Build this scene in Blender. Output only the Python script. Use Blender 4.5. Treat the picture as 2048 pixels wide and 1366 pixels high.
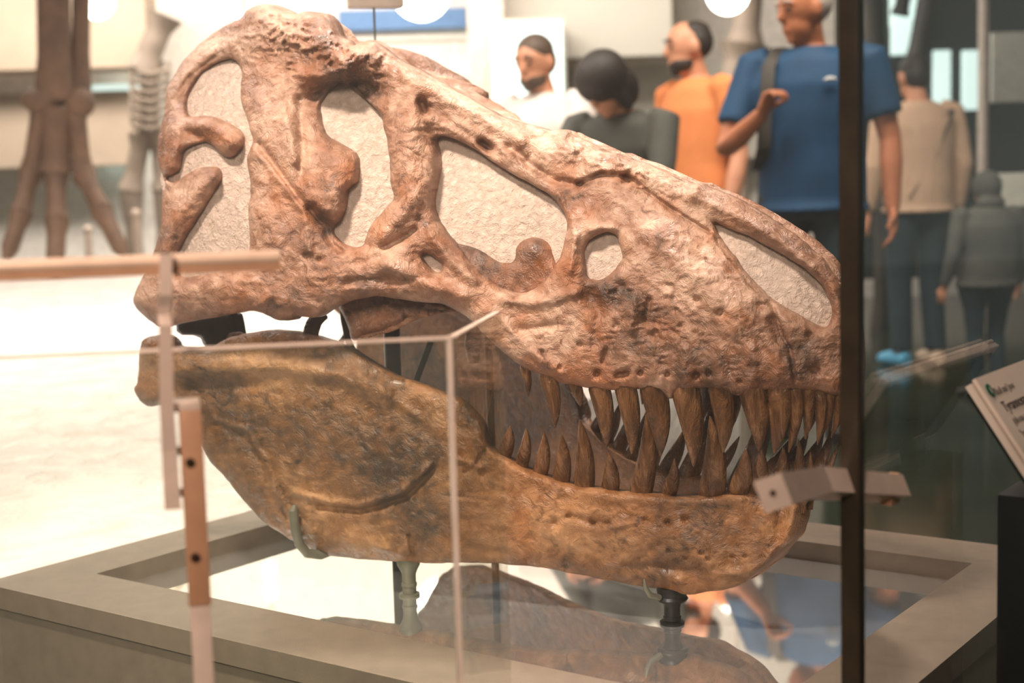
import bpy, bmesh, math, random
import numpy as np
from mathutils import Vector, Matrix, Euler

for o in list(bpy.data.objects):
    bpy.data.objects.remove(o, do_unlink=True)
scene = bpy.context.scene
COL = scene.collection
random.seed(7)

# ---------------------------------------------------------------- camera
FPX = 2844.0                       # 50 mm on a 36 mm wide sensor, 2048 px wide
PIT, ROL = 0.1049, -0.02836
ZC = 1.02                          # eye height of the crouching photographer
_f = np.array([0, math.cos(PIT), -math.sin(PIT)])
_u0 = np.array([0, math.sin(PIT), math.cos(PIT)])
_r0 = np.array([1.0, 0, 0])
_R = _r0 * math.cos(ROL) + _u0 * math.sin(ROL)
_U = -_r0 * math.sin(ROL) + _u0 * math.cos(ROL)
cam_data = bpy.data.cameras.new('camera')
cam_data.lens = 50.0
cam_data.sensor_width = 36.0
cam_data.clip_start = 0.05
cam_data.clip_end = 100
cam_data.dof.use_dof = True
cam_data.dof.focus_distance = 2.25
cam_data.dof.aperture_fstop = 3.2
cam = bpy.data.objects.new('camera', cam_data)
COL.objects.link(cam)
cam.matrix_world = Matrix(((_R[0], _U[0], -_f[0], 0), (_R[1], _U[1], -_f[1], 0),
                           (_R[2], _U[2], -_f[2], ZC), (0, 0, 0, 1)))
scene.camera = cam

# ---------------------------------------------------------------- world, lights, exposure
world = bpy.data.worlds.new('hall_ambient')
scene.world = world
world.use_nodes = True
bg = world.node_tree.nodes['Background']
bg.inputs[0].default_value = (0.86, 0.92, 0.84, 1)
bg.inputs[1].default_value = 0.19
vs = scene.view_settings
vs.view_transform = 'Standard'
vs.look = 'None'
vs.gamma = 1.0
vs.exposure = 0.0
vs.use_curve_mapping = False
scene.cycles.use_denoising = True
scene.cycles.transparent_max_bounces = 32
scene.cycles.max_bounces = 6
scene.cycles.diffuse_bounces = 2
scene.cycles.glossy_bounces = 3
scene.cycles.use_adaptive_sampling = True
scene.cycles.adaptive_threshold = 0.09
scene.cycles.sample_clamp_indirect = 6.0


def area_light(name, loc, target, sx, sy, power, color, spread=180):
    l = bpy.data.lights.new(name, 'AREA')
    l.shape = 'RECTANGLE'
    l.size, l.size_y = sx, sy
    l.energy = power
    l.color = color
    l.spread = math.radians(spread)
    o = bpy.data.objects.new(name, l)
    COL.objects.link(o)
    o.location = loc
    d = Vector(target) - Vector(loc)
    o.rotation_euler = d.to_track_quat('-Z', 'Y').to_euler()
    return o


area_light('ceiling_track_light', (-1.1, 0.9, 3.6), (-0.15, 2.45, 0.9), 0.35, 0.35, 15, (1.0, 0.87, 0.80), 46)
area_light('ceiling_spot_light', (0.4, 3.6, 3.7), (-0.1, 2.5, 1.2), 0.3, 0.3, 13, (1.0, 0.88, 0.81), 52)
area_light('camera_side_fill', (-1.0, -1.6, 2.7), (-0.55, 1.7, 0.85), 0.9, 0.7, 11, (1.0, 0.85, 0.74), 48)  # added fill from behind the camera, brightens the rail and skull front
area_light('ceiling_wash_light', (-3.0, 5.2, 3.9), (-2.4, 5.0, 0.4), 3.0, 2.6, 155, (1.0, 0.90, 0.86), 115)
area_light('ceiling_hall_light', (0.9, 4.6, 3.9), (1.0, 6.6, 1.0), 3.2, 0.8, 62, (1.0, 0.90, 0.81), 95)
area_light('ceiling_wall_light', (-2.0, 9.2, 3.9), (-1.6, 12.0, 2.0), 6.0, 0.8, 420, (1.0, 0.93, 0.87))


# ---------------------------------------------------------------- calibration helpers
def rays(px):
    px = np.asarray(px, float).reshape(-1, 2)
    return (_f[None] + _R[None] * ((px[:, 0:1] - 1024) / FPX) - _U[None] * ((px[:, 1:2] - 683) / FPX))


def at(x, y, depth):
    """world point seen at photo pixel (x, y), at a distance `depth` down the hall"""
    d = rays([(x, y)])[0]
    p = d * (depth / d[1])
    return Vector((p[0], p[1], p[2] + ZC))


def on_plane(x, y, z):
    d = rays([(x, y)])[0]
    p = d * ((z - ZC) / d[2])
    return Vector((p[0], p[1], z))


# ---------------------------------------------------------------- generic builders
def tag(o, label=None, cat=None, group=None, kind=None):
    if label: o['label'] = label
    if cat: o['category'] = cat
    if group: o['group'] = group
    if kind: o['kind'] = kind
    return o


def empty(name, loc=(0, 0, 0), rz=0.0, parent=None):
    o = bpy.data.objects.new(name, None)
    o.empty_display_size = 0.05
    COL.objects.link(o)
    o.location = loc
    o.rotation_euler = (0, 0, rz)
    o.parent = parent
    return o


def mesh_obj(name, verts, faces, mat, parent=None, smooth=True):
    me = bpy.data.meshes.new(name)
    me.from_pydata([tuple(v) for v in verts], [], [tuple(f) for f in faces])
    me.update()
    if smooth:
        me.polygons.foreach_set('use_smooth', [True] * len(me.polygons))
    if mat: me.materials.append(mat)
    o = bpy.data.objects.new(name, me)
    COL.objects.link(o)
    if parent is not None:
        o.parent = parent
        o.matrix_parent_inverse = world_of(parent).inverted()
    return o


def world_of(o):
    m = o.matrix_basis.copy()
    if o.parent is not None:
        m = world_of(o.parent) @ o.matrix_parent_inverse @ m
    return m


class MB:
    """collects shapes (world coordinates) and links them as one mesh object"""
    def __init__(self):
        self.v, self.f = [], []

    def add(self, v, f):
        n = len(self.v)
        self.v += [tuple(p) for p in v]
        self.f += [tuple(i + n for i in q) for q in f]
        return self

    def box(self, c, size, rot=None, bevel=0.0):
        bm = bmesh.new()
        bmesh.ops.create_cube(bm, size=1.0)
        bmesh.ops.scale(bm, vec=size, verts=bm.verts)
        if bevel > 0:
            bmesh.ops.bevel(bm, geom=bm.edges[:], offset=bevel, segments=2, affect='EDGES', profile=0.6)
        if rot is not None:
            bmesh.ops.transform(bm, matrix=rot.to_4x4(), verts=bm.verts)
        bmesh.ops.translate(bm, vec=c, verts=bm.verts)
        bm.verts.index_update()
        self.add([v.co[:] for v in bm.verts], [[v.index for v in f.verts] for f in bm.faces])
        bm.free()
        return self

    def tube(self, pts, rad, n=12, cap=True, flat=None, ref=None):
        """loft along pts; rad is a radius or list of radius / (ra, rb); ref fixes the cross-section x axis"""
        pts = [Vector(p) for p in pts]
        if not isinstance(rad, (list, tuple)): rad = [rad] * len(pts)
        rings = []
        prev = None
        for i, p in enumerate(pts):
            t = (pts[min(i + 1, len(pts) - 1)] - pts[max(i - 1, 0)]).normalized()
            if ref is not None:
                x = Vector(ref)
            elif prev is not None:
                x = prev
            else:
                x = Vector((0, 0, 1)) if abs(t.z) < 0.9 else Vector((1, 0, 0))
            x = (x - t * x.dot(t)).normalized()
            y = t.cross(x)
            prev = x
            r = rad[i]
            ra, rb = r if isinstance(r, (tuple, list)) else (r, r)
            rings.append([p + x * (ra * math.cos(2 * math.pi * k / n)) + y * (rb * math.sin(2 * math.pi * k / n)) for k in range(n)])
        v = [q for r in rings for q in r]
        f = []
        for i in range(len(rings) - 1):
            for k in range(n):
                a, b = i * n + k, i * n + (k + 1) % n
                f.append((a, b, b + n, a + n))
        if cap:
            v.append(pts[0]); v.append(pts[-1])
            c0, c1 = len(v) - 2, len(v) - 1
            m = (len(rings) - 1) * n
            for k in range(n):
                f.append((c0, (k + 1) % n, k))
                f.append((c1, m + k, m + (k + 1) % n))
        return self.add(v, f)

    def ball(self, c, r, n=14, rot=None):
        r = r if isinstance(r, (tuple, list)) else (r, r, r)
        v, f = [], []
        m = max(6, n // 2 + 1)
        for i in range(m + 1):
            th = math.pi * i / m
            for k in range(n):
                ph = 2 * math.pi * k / n
                p = Vector((r[0] * math.sin(th) * math.cos(ph), r[1] * math.sin(th) * math.sin(ph), r[2] * math.cos(th)))
                if rot is not None: p = rot @ p
                v.append(Vector(c) + p)
        for i in range(m):
            for k in range(n):
                a, b = i * n + k, i * n + (k + 1) % n
                f.append((a, a + n, b + n, b))
        return self.add(v, f)

    def prism(self, poly, axis_o, ax, ay, an, depth):
        """poly in the plane (ax, ay) at axis_o, extruded along an by depth"""
        o, ax, ay, an = map(Vector, (axis_o, ax, ay, an))
        n = len(poly)
        v = [o + ax * a + ay * b for a, b in poly] + [o + ax * a + ay * b + an * depth for a, b in poly]
        f = [tuple(range(n))[::-1], tuple(range(n, 2 * n))] + [(k, (k + 1) % n, (k + 1) % n + n, k + n) for k in range(n)]
        return self.add(v, f)

    def build(self, name, mat, parent=None, smooth=True, merge=False):
        o = mesh_obj(name, self.v, self.f, mat, parent, smooth)
        if merge or smooth:
            bm = bmesh.new()
            bm.from_mesh(o.data)
            bmesh.ops.remove_doubles(bm, verts=bm.verts, dist=1e-6)
            bmesh.ops.recalc_face_normals(bm, faces=bm.faces)
            bm.to_mesh(o.data)
            bm.free()
        if smooth:
            try:
                o.data.set_sharp_from_angle(angle=math.radians(42))
            except Exception:
                pass
        return o


# ---------------------------------------------------------------- materials
def lin(r, g, b):
    def c(u):
        u /= 255.0
        return u / 12.92 if u <= 0.04045 else ((u + 0.055) / 1.055) ** 2.4
    return (c(r), c(g), c(b), 1.0)


class NT:
    def __init__(self, name):
        self.m = bpy.data.materials.new(name)
        self.m.use_nodes = True
        self.t = self.m.node_tree
        self.n = self.t.nodes
        self.bsdf = self.n['Principled BSDF']
        self.out = self.n['Material Output']

    def node(self, kind, **kw):
        n = self.n.new(kind)
        for k, v in kw.items():
            if k in n.inputs: n.inputs[k].default_value = v
            else: setattr(n, k, v)
        return n

    def link(self, a, b):
        self.t.links.new(a, b)

    def coords(self, scale=(1, 1, 1), rot=(0, 0, 0)):
        tc = self.node('ShaderNodeTexCoord')
        mp = self.node('ShaderNodeMapping')
        mp.inputs['Scale'].default_value = scale
        mp.inputs['Rotation'].default_value = rot
        self.link(tc.outputs['Object'], mp.inputs['Vector'])
        return mp.outputs['Vector']

    def noise(self, vec, scale, detail=4, rough=0.55, dist=0.0):
        n = self.node('ShaderNodeTexNoise')
        n.inputs['Scale'].default_value = scale
        n.inputs['Detail'].default_value = detail
        n.inputs['Roughness'].default_value = rough
        n.inputs['Distortion'].default_value = dist
        self.link(vec, n.inputs['Vector'])
        return n.outputs['Fac']

    def ramp(self, fac, stops):
        r = self.node('ShaderNodeValToRGB')
        e = r.color_ramp.elements
        while len(e) < len(stops): e.new(0.5)
        for i, (p, c) in enumerate(stops):
            e[i].position = p
            e[i].color = c if isinstance(c, (tuple, list)) else (c, c, c, 1)
        self.link(fac, r.inputs['Fac'])
        return r.outputs['Color']

    def math(self, op, a, b=0.0):
        n = self.node('ShaderNodeMath', operation=op)
        for i, x in enumerate((a, b)):
            if isinstance(x, (int, float)): n.inputs[i].default_value = x
            else: self.link(x, n.inputs[i])
        return n.outputs[0]

    def mix(self, fac, a, b, blend='MIX'):
        n = self.node('ShaderNodeMix', data_type='RGBA', blend_type=blend)
        for i, x in ((0, fac), (6, a), (7, b)):
            if isinstance(x, (int, float, tuple, list)): n.inputs[i].default_value = x
            else: self.link(x, n.inputs[i])
        return n.outputs[2]

    def bump(self, height, strength, dist, normal=None):
        b = self.node('ShaderNodeBump')
        b.inputs['Strength'].default_value = strength
        b.inputs['Distance'].default_value = dist
        self.link(height, b.inputs['Height'])
        if normal is not None: self.link(normal, b.inputs['Normal'])
        return b.outputs['Normal']

    def fin(self, color=None, rough=None, normal=None, metal=None):
        for k, x in (('Base Color', color), ('Roughness', rough), ('Normal', normal), ('Metallic', metal)):
            if x is None: continue
            if isinstance(x, (int, float, tuple, list)): self.bsdf.inputs[k].default_value = x
            else: self.link(x, self.bsdf.inputs[k])
        return self.m


def simple_mat(name, rgb, rough=0.5, metal=0.0, var=0.12, scale=18.0, bump=0.0, bscale=60.0):
    t = NT(name)
    v = t.coords()
    n = t.noise(v, scale, 4)
    c = lin(*rgb)
    d = tuple(x * (1 - var) for x in c[:3]) + (1,)
    e = tuple(min(1, x * (1 + var)) for x in c[:3]) + (1,)
    colr = t.ramp(n, [(0.3, d), (0.7, e)])
    nm = None
    if bump > 0:
        nm = t.bump(t.noise(v, bscale, 5), 0.6, bump)
    return t.fin(colr, rough, nm, metal)


def bone_mat(name, dark, mid, light, rust, rough=0.42, fib=(1, 1, 1), attr=True):
    t = NT(name)
    vf = t.coords(scale=fib)
    n2 = t.noise(vf, 38.0, 5, 0.72, 0.6)
    if attr:
        a = t.node('ShaderNodeAttribute', attribute_name='tone')
        base = t.math('ADD', t.math('MULTIPLY', t.math('SUBTRACT', n2, 0.5), 0.40), a.outputs['Fac'])
    else:
        base = n2
    colr = t.ramp(base, [(0.20, lin(*dark)), (0.46, lin(*mid)), (0.70, lin(*light)), (0.95, lin(min(255, light[0] + 25), min(255, light[1] + 25), min(255, light[2] + 22)))])
    if attr:
        a2 = t.node('ShaderNodeAttribute', attribute_name='rust')
        colr = t.mix(t.math('MINIMUM', a2.outputs['Fac'], 0.8), colr, t.mix(base, lin(rust[0] * 0.6, rust[1] * 0.6, rust[2] * 0.6), lin(min(255, rust[0] * 1.25), rust[1] * 1.25, rust[2] * 1.3)))
    nm = t.bump(n2, 0.8, 0.012)
    rr = t.ramp(n2, [(0.35, rough - 0.14), (0.7, rough + 0.2)])
    t.bsdf.inputs['Specular IOR Level'].default_value = 0.6
    return t.fin(colr, rr, nm)


M = {}
M['bone'] = bone_mat('fossil_bone', (80, 57, 43), (150, 105, 79), (206, 165, 138), (156, 92, 48))
M['jaw_bone'] = bone_mat('fossil_jaw_bone', (60, 40, 24), (128, 85, 48), (180, 131, 88), (142, 84, 34))
M['dark_bone'] = bone_mat('fossil_inner_bone', (48, 34, 25), (98, 66, 45), (135, 98, 72), (120, 70, 34), attr=False)
M['tooth'] = bone_mat('fossil_tooth', (38, 25, 16), (90, 57, 32), (138, 95, 60), (126, 74, 30), rough=0.22, fib=(1, 1, 0.25), attr=False)


def plaster_mat():
    t = NT('cream_plaster')
    v = t.coords()
    n1 = t.noise(v, 72.0, 5, 0.72, 0.5)
    colr = t.ramp(n1, [(0.27, lin(150, 122, 96)), (0.36, lin(204, 176, 156)), (0.7, lin(226, 200, 182))])
    return t.fin(colr, 0.85, t.bump(n1, 0.9, 0.013))


M['plaster'] = plaster_mat()

# ================================================================ the skull
H_BASE = 0.68                                    # frame top below the eye
ZF = ZC - H_BASE                                 # frame top height
YAW = 0.6263
AX = np.array([math.cos(YAW), -math.sin(YAW)])   # towards the snout
NX = np.array([-math.sin(YAW), -math.cos(YAW)])  # towards the viewer's flank
CEN = np.array([0.020, 3.708]) * H_BASE
TIP = CEN + AX * 0.640
Z0 = ZC


def to_skull(P):
    q = P[:, :2] - TIP
    return -(q @ AX), q @ NX, P[:, 2]             # s back from the tip, lateral, height above eye level


def from_skull(s, l, z):
    xy = TIP[None] - s[:, None] * AX[None] + l[:, None] * NX[None]
    return np.column_stack([xy, z + Z0])


_WS = [-0.2, 0.0, 0.03, 0.08, 0.16, 0.30, 0.50, 0.65, 0.80, 0.95, 1.10, 1.30, 1.6]
_WC = [0.01, 0.020, 0.050, 0.088, 0.116, 0.135, 0.160, 0.195, 0.245, 0.285, 0.305, 0.295, 0.28]
_ZT = [-0.2, -0.18, -0.12, -0.07, -0.03, 0.03, 0.10, 0.16, 0.26, 0.31, 0.33, 0.30, 0.26]
_ML = [0.60, 0.62, 0.70, 0.86, 0.90, 0.92, 0.92, 0.80, 0.68, 0.63, 0.58, 0.56, 0.5]
_ZJ = [-0.35, -0.33, -0.30, -0.28, -0.25, -0.22, -0.20, -0.18, -0.16, -0.14, -0.12, -0.12, -0.12]
JAW_SPREAD = 0.14
DROOP = 0.05                                     # the crushed far side sits a little lower
_WM = [0.006, 0.008, 0.011, 0.016, 0.040, 0.078, 0.118, 0.152, 0.192, 0.225, 0.250, 0.262, 0.26]


def w_cran(s, z):
    W = np.interp(s, _WS, _WC)
    zt, zj, m = np.interp(s, _WS, _ZT), np.interp(s, _WS, _ZJ), np.interp(s, _WS, _ML)
    q = np.clip((z - zj) / (zt - zj), 0, 1.0)
    return W * (1 - m * q * q)


def w_jaw(s, z):
    W = np.interp(s, _WS, _WM)
    q = np.clip((-0.40 - z) / 0.25, 0, 1)
    return W * (1 - 0.16 * q * q)


def hit(px, wf):
    """where the sight lines through photo points px meet the flank surface: (s, z)"""
    d = rays(px)
    N = len(d)
    ts = np.linspace(1.2, 3.6, 240)
    tin = np.full(N, 3.0)
    found = np.zeros(N, bool)
    prev = ts[0]
    for t in ts:
        P = d * (t / d[:, 1:2])
        s, l, z = to_skull(P)
        ins = (l < wf(s, z)) & ~found
        tin[ins] = t
        found |= ins
    lo, hi = tin - (ts[1] - ts[0]), tin.copy()
    for _ in range(18):
        m = (lo + hi) / 2
        P = d * (m / d[:, 1])[:, None]
        s, l, z = to_skull(P)
        ins = l < wf(s, z)
        hi = np.where(ins, m, hi)
        lo = np.where(ins, lo, m)
    P = d * (hi / d[:, 1])[:, None]
    s, l, z = to_skull(P)
    return s, z


def mirror_flank(P, side, spread=0.0):
    if side > 0: return P
    q = P - np.array([0, 0, Z0])[None]
    s, l, z = to_skull(q)
    if spread == 0.0: z = z - DROOP * np.clip((s - 0.5) / 0.25, 0, 1)
    return from_skull(s, -(np.maximum(l, 0.002) + spread * np.clip(s - 0.35, 0, 1)), z)


def skull_point(px, wf, off=0.0, side=1):
    s, z = hit([px], wf)
    l = (wf(s, z) + off) * side
    if side < 0 and wf is w_jaw: l = l - JAW_SPREAD * np.clip(s - 0.35, 0, 1)
    return Vector(from_skull(s, l, z)[0])


# ---- noise on the flank (pattern of the bone itself)
_rng = np.random.RandomState(3)
_LAT = _rng.rand(256, 256)


def vnoise(x, y):
    xi, yi = np.floor(x).astype(int), np.floor(y).astype(int)
    fx, fy = x - xi, y - yi
    fx, fy = fx * fx * (3 - 2 * fx), fy * fy * (3 - 2 * fy)
    g = lambda a, b: _LAT[a % 256, b % 256]
    return (g(xi, yi) * (1 - fx) + g(xi + 1, yi) * fx) * (1 - fy) + (g(xi, yi + 1) * (1 - fx) + g(xi + 1, yi + 1) * fx) * fy


def fbm(x, y, oct=5, ridged=False):
    a, s, tot = 1.0, 0.0, 0.0
    for k in range(oct):
        n = vnoise(x * 2 ** k + 17.3 * k, y * 2 ** k + 5.7 * k)
        if ridged: n = 1 - abs(2 * n - 1)
        s += a * n
        tot += a
        a *= 0.5
    return s / tot - 0.5


def seg_dist(P, poly, closed=False):
    poly = np.asarray(poly, float)
    A = poly
    B = np.roll(poly, -1, 0) if closed else poly[1:]
    if not closed: A = poly[:-1]
    best = np.full(len(P), 1e9)
    for a, b in zip(A, B):
        ab = b - a
        L = ab @ ab
        t = np.clip(((P - a) @ ab) / max(L, 1e-9), 0, 1)
        q = P - a - t[:, None] * ab
        best = np.minimum(best, (q * q).sum(1))
    return np.sqrt(best)


def inside(P, poly):
    poly = np.asarray(poly, float)
    r = np.zeros(len(P), bool)
    x, y = P[:, 0], P[:, 1]
    j = len(poly) - 1
    for i in range(len(poly)):
        xi, yi = poly[i]
        xj, yj = poly[j]
        if yi != yj:
            c = ((yi > y) != (yj > y)) & (x < (xj - xi) * (y - yi) / (yj - yi) + xi)
            r ^= c
        j = i
    return r


def smooth_poly(poly, it=1):
    p = np.asarray(poly, float)
    for _ in range(it):
        q = np.roll(p, -1, 0)
        p = np.stack([p * 0.75 + q * 0.25, p * 0.25 + q * 0.75], 1).reshape(-1, 2)
    return p


def sdf(P, outer, holes):
    d = seg_dist(P, outer, True)
    d = np.where(inside(P, outer), d, -d)
    for h in holes:
        dh = seg_dist(P, h, True)
        dh = np.where(inside(P, h), -dh, dh)
        d = np.minimum(d, dh)
    return d


def relief(P, feats):
    r = np.zeros(len(P))
    for pts, rad, amp in feats:
        pts = np.asarray(pts, float)
        if len(pts) == 1:
            d = np.sqrt(((P - pts[0]) ** 2).sum(1))
        else:
            d = seg_dist(P, pts)
        r += amp * np.exp(-(d / rad) ** 2)
    return r


def shell(name, outer, holes, wf, mat, parent, step, base_off, thick, back, feats=(), tone=(), rust=(),
          nz=0.004, edge=30.0, side=1, rough_feats=(), ridged=0.0, spread=0.0):
    """a bone plate on the skull's flank: rounded edges, its own relief and thickness"""
    outer = smooth_poly(outer)
    holes = [smooth_poly(h) for h in holes]
    x0, y0 = outer.min(0) - step * 2
    x1, y1 = outer.max(0) + step * 2
    nx, ny = int((x1 - x0) / step) + 1, int((y1 - y0) / step) + 1
    gx, gy = np.meshgrid(x0 + np.arange(nx) * step, y0 + np.arange(ny) * step, indexing='ij')
    P = np.column_stack([gx.ravel(), gy.ravel()])
    wob = np.column_stack([fbm(P[:, 0] / 30, P[:, 1] / 30, 3), fbm(P[:, 0] / 30 + 91, P[:, 1] / 30 + 33, 3)])
    D = sdf(P, outer, holes) + wob[:, 0] * 5.0
    Dg = D.reshape(nx, ny)
    ok = Dg > -0.75 * step
    cell = ok[:-1, :-1] & ok[1:, :-1] & ok[:-1, 1:] & ok[1:, 1:]
    gX, gY = np.gradient(Dg, step)
    gl = np.maximum(np.sqrt(gX ** 2 + gY ** 2), 0.3)
    neg = Dg < 0.6 * step
    used = np.zeros((nx, ny), bool)
    used[:-1, :-1] |= cell; used[1:, :-1] |= cell; used[:-1, 1:] |= cell; used[1:, 1:] |= cell
    inner = np.zeros((nx, ny), bool)
    inner[1:-1, 1:-1] = cell[:-1, :-1] & cell[1:, :-1] & cell[:-1, 1:] & cell[1:, 1:]
    bnd = used & ~inner
    mv = np.where(bnd, -Dg, 0.0)
    mv = np.clip(mv, -step, step)
    px = P.copy()
    px[:, 0] += (mv * gX / gl ** 2).ravel()
    px[:, 1] += (mv * gY / gl ** 2).ravel()
    D2 = np.where(bnd, 0, np.maximum(Dg, 0)).ravel()
    idx = -np.ones(nx * ny, int)
    sel = np.flatnonzero(used.ravel())
    idx[sel] = np.arange(len(sel))
    Q = px[sel]
    d = D2[sel]
    e = np.clip(d / edge, 0, 1)
    prof = np.sqrt(np.clip(1 - (1 - e) ** 2, 0, 1))
    fade = np.clip(d / 10.0, 0, 1)
    hgt = base_off + thick * prof
    hgt = hgt + relief(Q, feats) * (0.25 + 0.75 * fade)
    n = fbm(Q[:, 0] / 60, Q[:, 1] / 60, 6)
    n2 = fbm(Q[:, 0] / 18 + 7 + wob[sel][:, 1] * 1.5, Q[:, 1] / 13 + 3 + wob[sel][:, 0] * 1.5, 4, True)
    rg = np.clip(ridged + relief(Q, rough_feats), 0, 3)
    hgt = hgt + (n * nz * 2.2 + n2 * nz * (0.75 + rg * 2.0)) * (0.35 + 0.65 * fade)
    s, z = hit(Q, wf)
    wl = wf(s, z)
    flank = from_skull(s, wl, z)
    if side < 0: hgt = hgt * np.interp(s, [0.5, 0.8], [0.2, 1.0])
    view = rays(Q)
    view = view / np.linalg.norm(view, axis=1, keepdims=True)
    inw = np.array([-NX[0], -NX[1], 0.0])[None] * 0.5 + view * 0.5
    front = mirror_flank(flank - view * hgt[:, None], side, spread)
    bk = mirror_flank(flank + inw * back, side, spread)
    N = len(sel)
    V = np.vstack([front, bk])
    I = idx.reshape(nx, ny)
    ci, cj = np.nonzero(cell)
    a, b, c, dd = I[ci, cj], I[ci + 1, cj], I[ci + 1, cj + 1], I[ci, cj + 1]
    F = [np.column_stack([a, dd, c, b]), np.column_stack([a + N, b + N, c + N, dd + N])]
    # side walls
    cp = np.zeros((nx + 1, ny + 1), bool)
    cp[1:nx, 1:ny] = cell
    for (di, dj, p, q) in ((-1, 0, (0, 1), (0, 0)), (1, 0, (1, 0), (1, 1)), (0, -1, (0, 0), (1, 0)), (0, 1, (1, 1), (0, 1))):
        nb = cp[ci + 1 + di, cj + 1 + dj]
        wi, wj = ci[~nb], cj[~nb]
        u, v = I[wi + p[0], wj + p[1]], I[wi + q[0], wj + q[1]]
        F.append(np.column_stack([u, v, v + N, u + N]))
    F = np.vstack(F)
    if side < 0: F = F[:, ::-1]
    me = bpy.data.meshes.new(name)
    me.vertices.add(len(V))
    me.vertices.foreach_set('co', V.ravel().astype(np.float32))
    me.loops.add(F.size)
    me.loops.foreach_set('vertex_index', F.ravel().astype(np.int32))
    me.polygons.add(len(F))
    me.polygons.foreach_set('loop_start', np.arange(0, F.size, 4, dtype=np.int32))
    me.update(calc_edges=True)
    me.validate()
    me.polygons.foreach_set('use_smooth', [True] * len(me.polygons))
    for nm, ft in (('tone', tone), ('rust', rust)):
        at_ = me.attributes.new(nm, 'FLOAT', 'POINT')
        val = relief(Q + wob[sel] * 26, ft)
        if nm == 'tone':
            val = 0.5 + val + 0.50 * fbm(Q[:, 0] / 95 + 3, Q[:, 1] / 95 + 8, 6) + 0.26 * fbm(Q[:, 0] / 14, Q[:, 1] / 11 + 5, 3)
            cr = 1 - np.abs(2 * vnoise(Q[:, 0] / 55 + wob[sel][:, 0] * 1.2, Q[:, 1] / 45 + wob[sel][:, 1] * 1.2) - 1)
            gate = np.clip((fbm(Q[:, 0] / 120 + 50, Q[:, 1] / 120, 2) - 0.02) * 8, 0, 1)
            val = val - 0.28 * np.clip((cr - 0.94) / 0.06, 0, 1) * gate
        else:
            val = val + 0.6 * np.clip((fbm(Q[:, 0] / 70 + 31, Q[:, 1] / 70 + 12, 5) - 0.04) * 4, 0, 1)
        at_.data.foreach_set('value', np.concatenate([val, val]).astype(np.float32))
    me.materials.append(mat)
    o = bpy.data.objects.new(name, me)
    COL.objects.link(o)
    if parent is not None:
        o.parent = parent
        o.matrix_parent_inverse = world_of(parent).inverted()
    return o


CRANIUM = [(313, 300), (316, 270), (325, 240), (330, 205), (332, 175), (345, 158), (360, 130), (385, 100), (420, 70), (455, 48), (483, 36),
    (492, 22), (510, 12), (525, 7), (547, 11), (570, 19), (590, 29), (610, 21), (640, 23), (660, 35), (674, 55), (681, 76), (695, 79), (703, 92), (713, 89),
    (730, 81), (747, 86), (766, 98), (785, 116), (803, 126), (841, 143), (864, 157), (905, 182), (949, 205), (981, 224), (1000, 236), (1040, 246),
    (1081, 257), (1098, 263), (1122, 257), (1137, 260), (1143, 271), (1169, 283), (1198, 298), (1216, 308), (1237, 304), (1252, 318), (1282, 325), (1326, 344),
    (1355, 359), (1384, 368), (1396, 364), (1422, 377), (1463, 394), (1496, 411), (1525, 430), (1566, 455), (1598, 476), (1619, 496), (1648, 520), (1663, 543),
    (1674, 558), (1690, 590), (1700, 630), (1705, 670), (1705, 730), (1700, 772), (1686, 790), (1674, 791), (1654, 788), (1633, 780), (1610, 782), (1589, 778), (1565, 784), (1540, 780),
    (1500, 782), (1472, 795), (1443, 778), (1402, 775), (1370, 782), (1355, 780), (1340, 802), (1323, 782), (1300, 776), (1276, 779), (1250, 776), (1229, 781), (1179, 777), (1150, 772), (1123, 767),
    (1099, 754), (1076, 748), (1052, 738), (1032, 723), (1011, 708), (988, 688), (964, 666), (948, 648), (930, 632), (905, 617), (880, 606), (850, 605),
    (826, 604), (790, 598), (760, 592), (735, 594), (700, 600), (674, 609), (650, 625), (633, 634), (610, 633), (592, 630), (583, 641), (556, 641), (533, 628), (498, 621),
    (463, 628), (404, 640), (357, 647), (319, 656), (299, 640), (275, 619), (265, 602), (272, 581), (284, 558), (296, 534), (307, 505), (313, 479),
    (320, 458), (323, 441), (325, 382), (333, 374), (328, 362), (321, 341), (315, 318)]
H_TEMP = [(460, 117), (474, 123), (485, 141), (483, 164), (480, 188), (488, 220), (498, 249), (508, 281), (500, 295), (494, 312), (495, 335), (501, 353), (501, 382), (496, 423),
    (498, 452), (502, 487), (497, 510), (485, 530), (460, 540), (430, 545), (395, 552), (368, 556), (354, 548), (350, 525), (358, 492), (375, 462), (395, 430),
    (415, 400), (430, 374), (440, 357), (437, 340), (424, 333), (400, 336), (376, 346), (356, 362), (343, 367), (330, 356), (341, 349), (356, 341), (360, 318), (364, 300), (375, 291), (395, 285), (410, 282), (425, 291),
    (440, 306), (455, 315), (467, 311), (478, 300), (485, 288), (484, 272), (473, 256), (457, 249), (430, 234), (404, 231), (376, 235), (369, 220), (370, 196), (379, 176), (395, 149), (416, 132), (439, 122)]
H_ORB = [(674, 164), (656, 182), (644, 199), (634, 211), (640, 249), (650, 272), (674, 284), (694, 296), (712, 309), (716, 337), (713, 365), (692, 374), (691, 402),
    (679, 438), (663, 452), (663, 467), (680, 487), (709, 496), (728, 493), (732, 476), (736, 461), (753, 438), (776, 411), (788, 397), (782, 373), (779, 338), (778, 293),
    (767, 258), (764, 231), (744, 211), (720, 190), (703, 176), (686, 165)]
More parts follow.
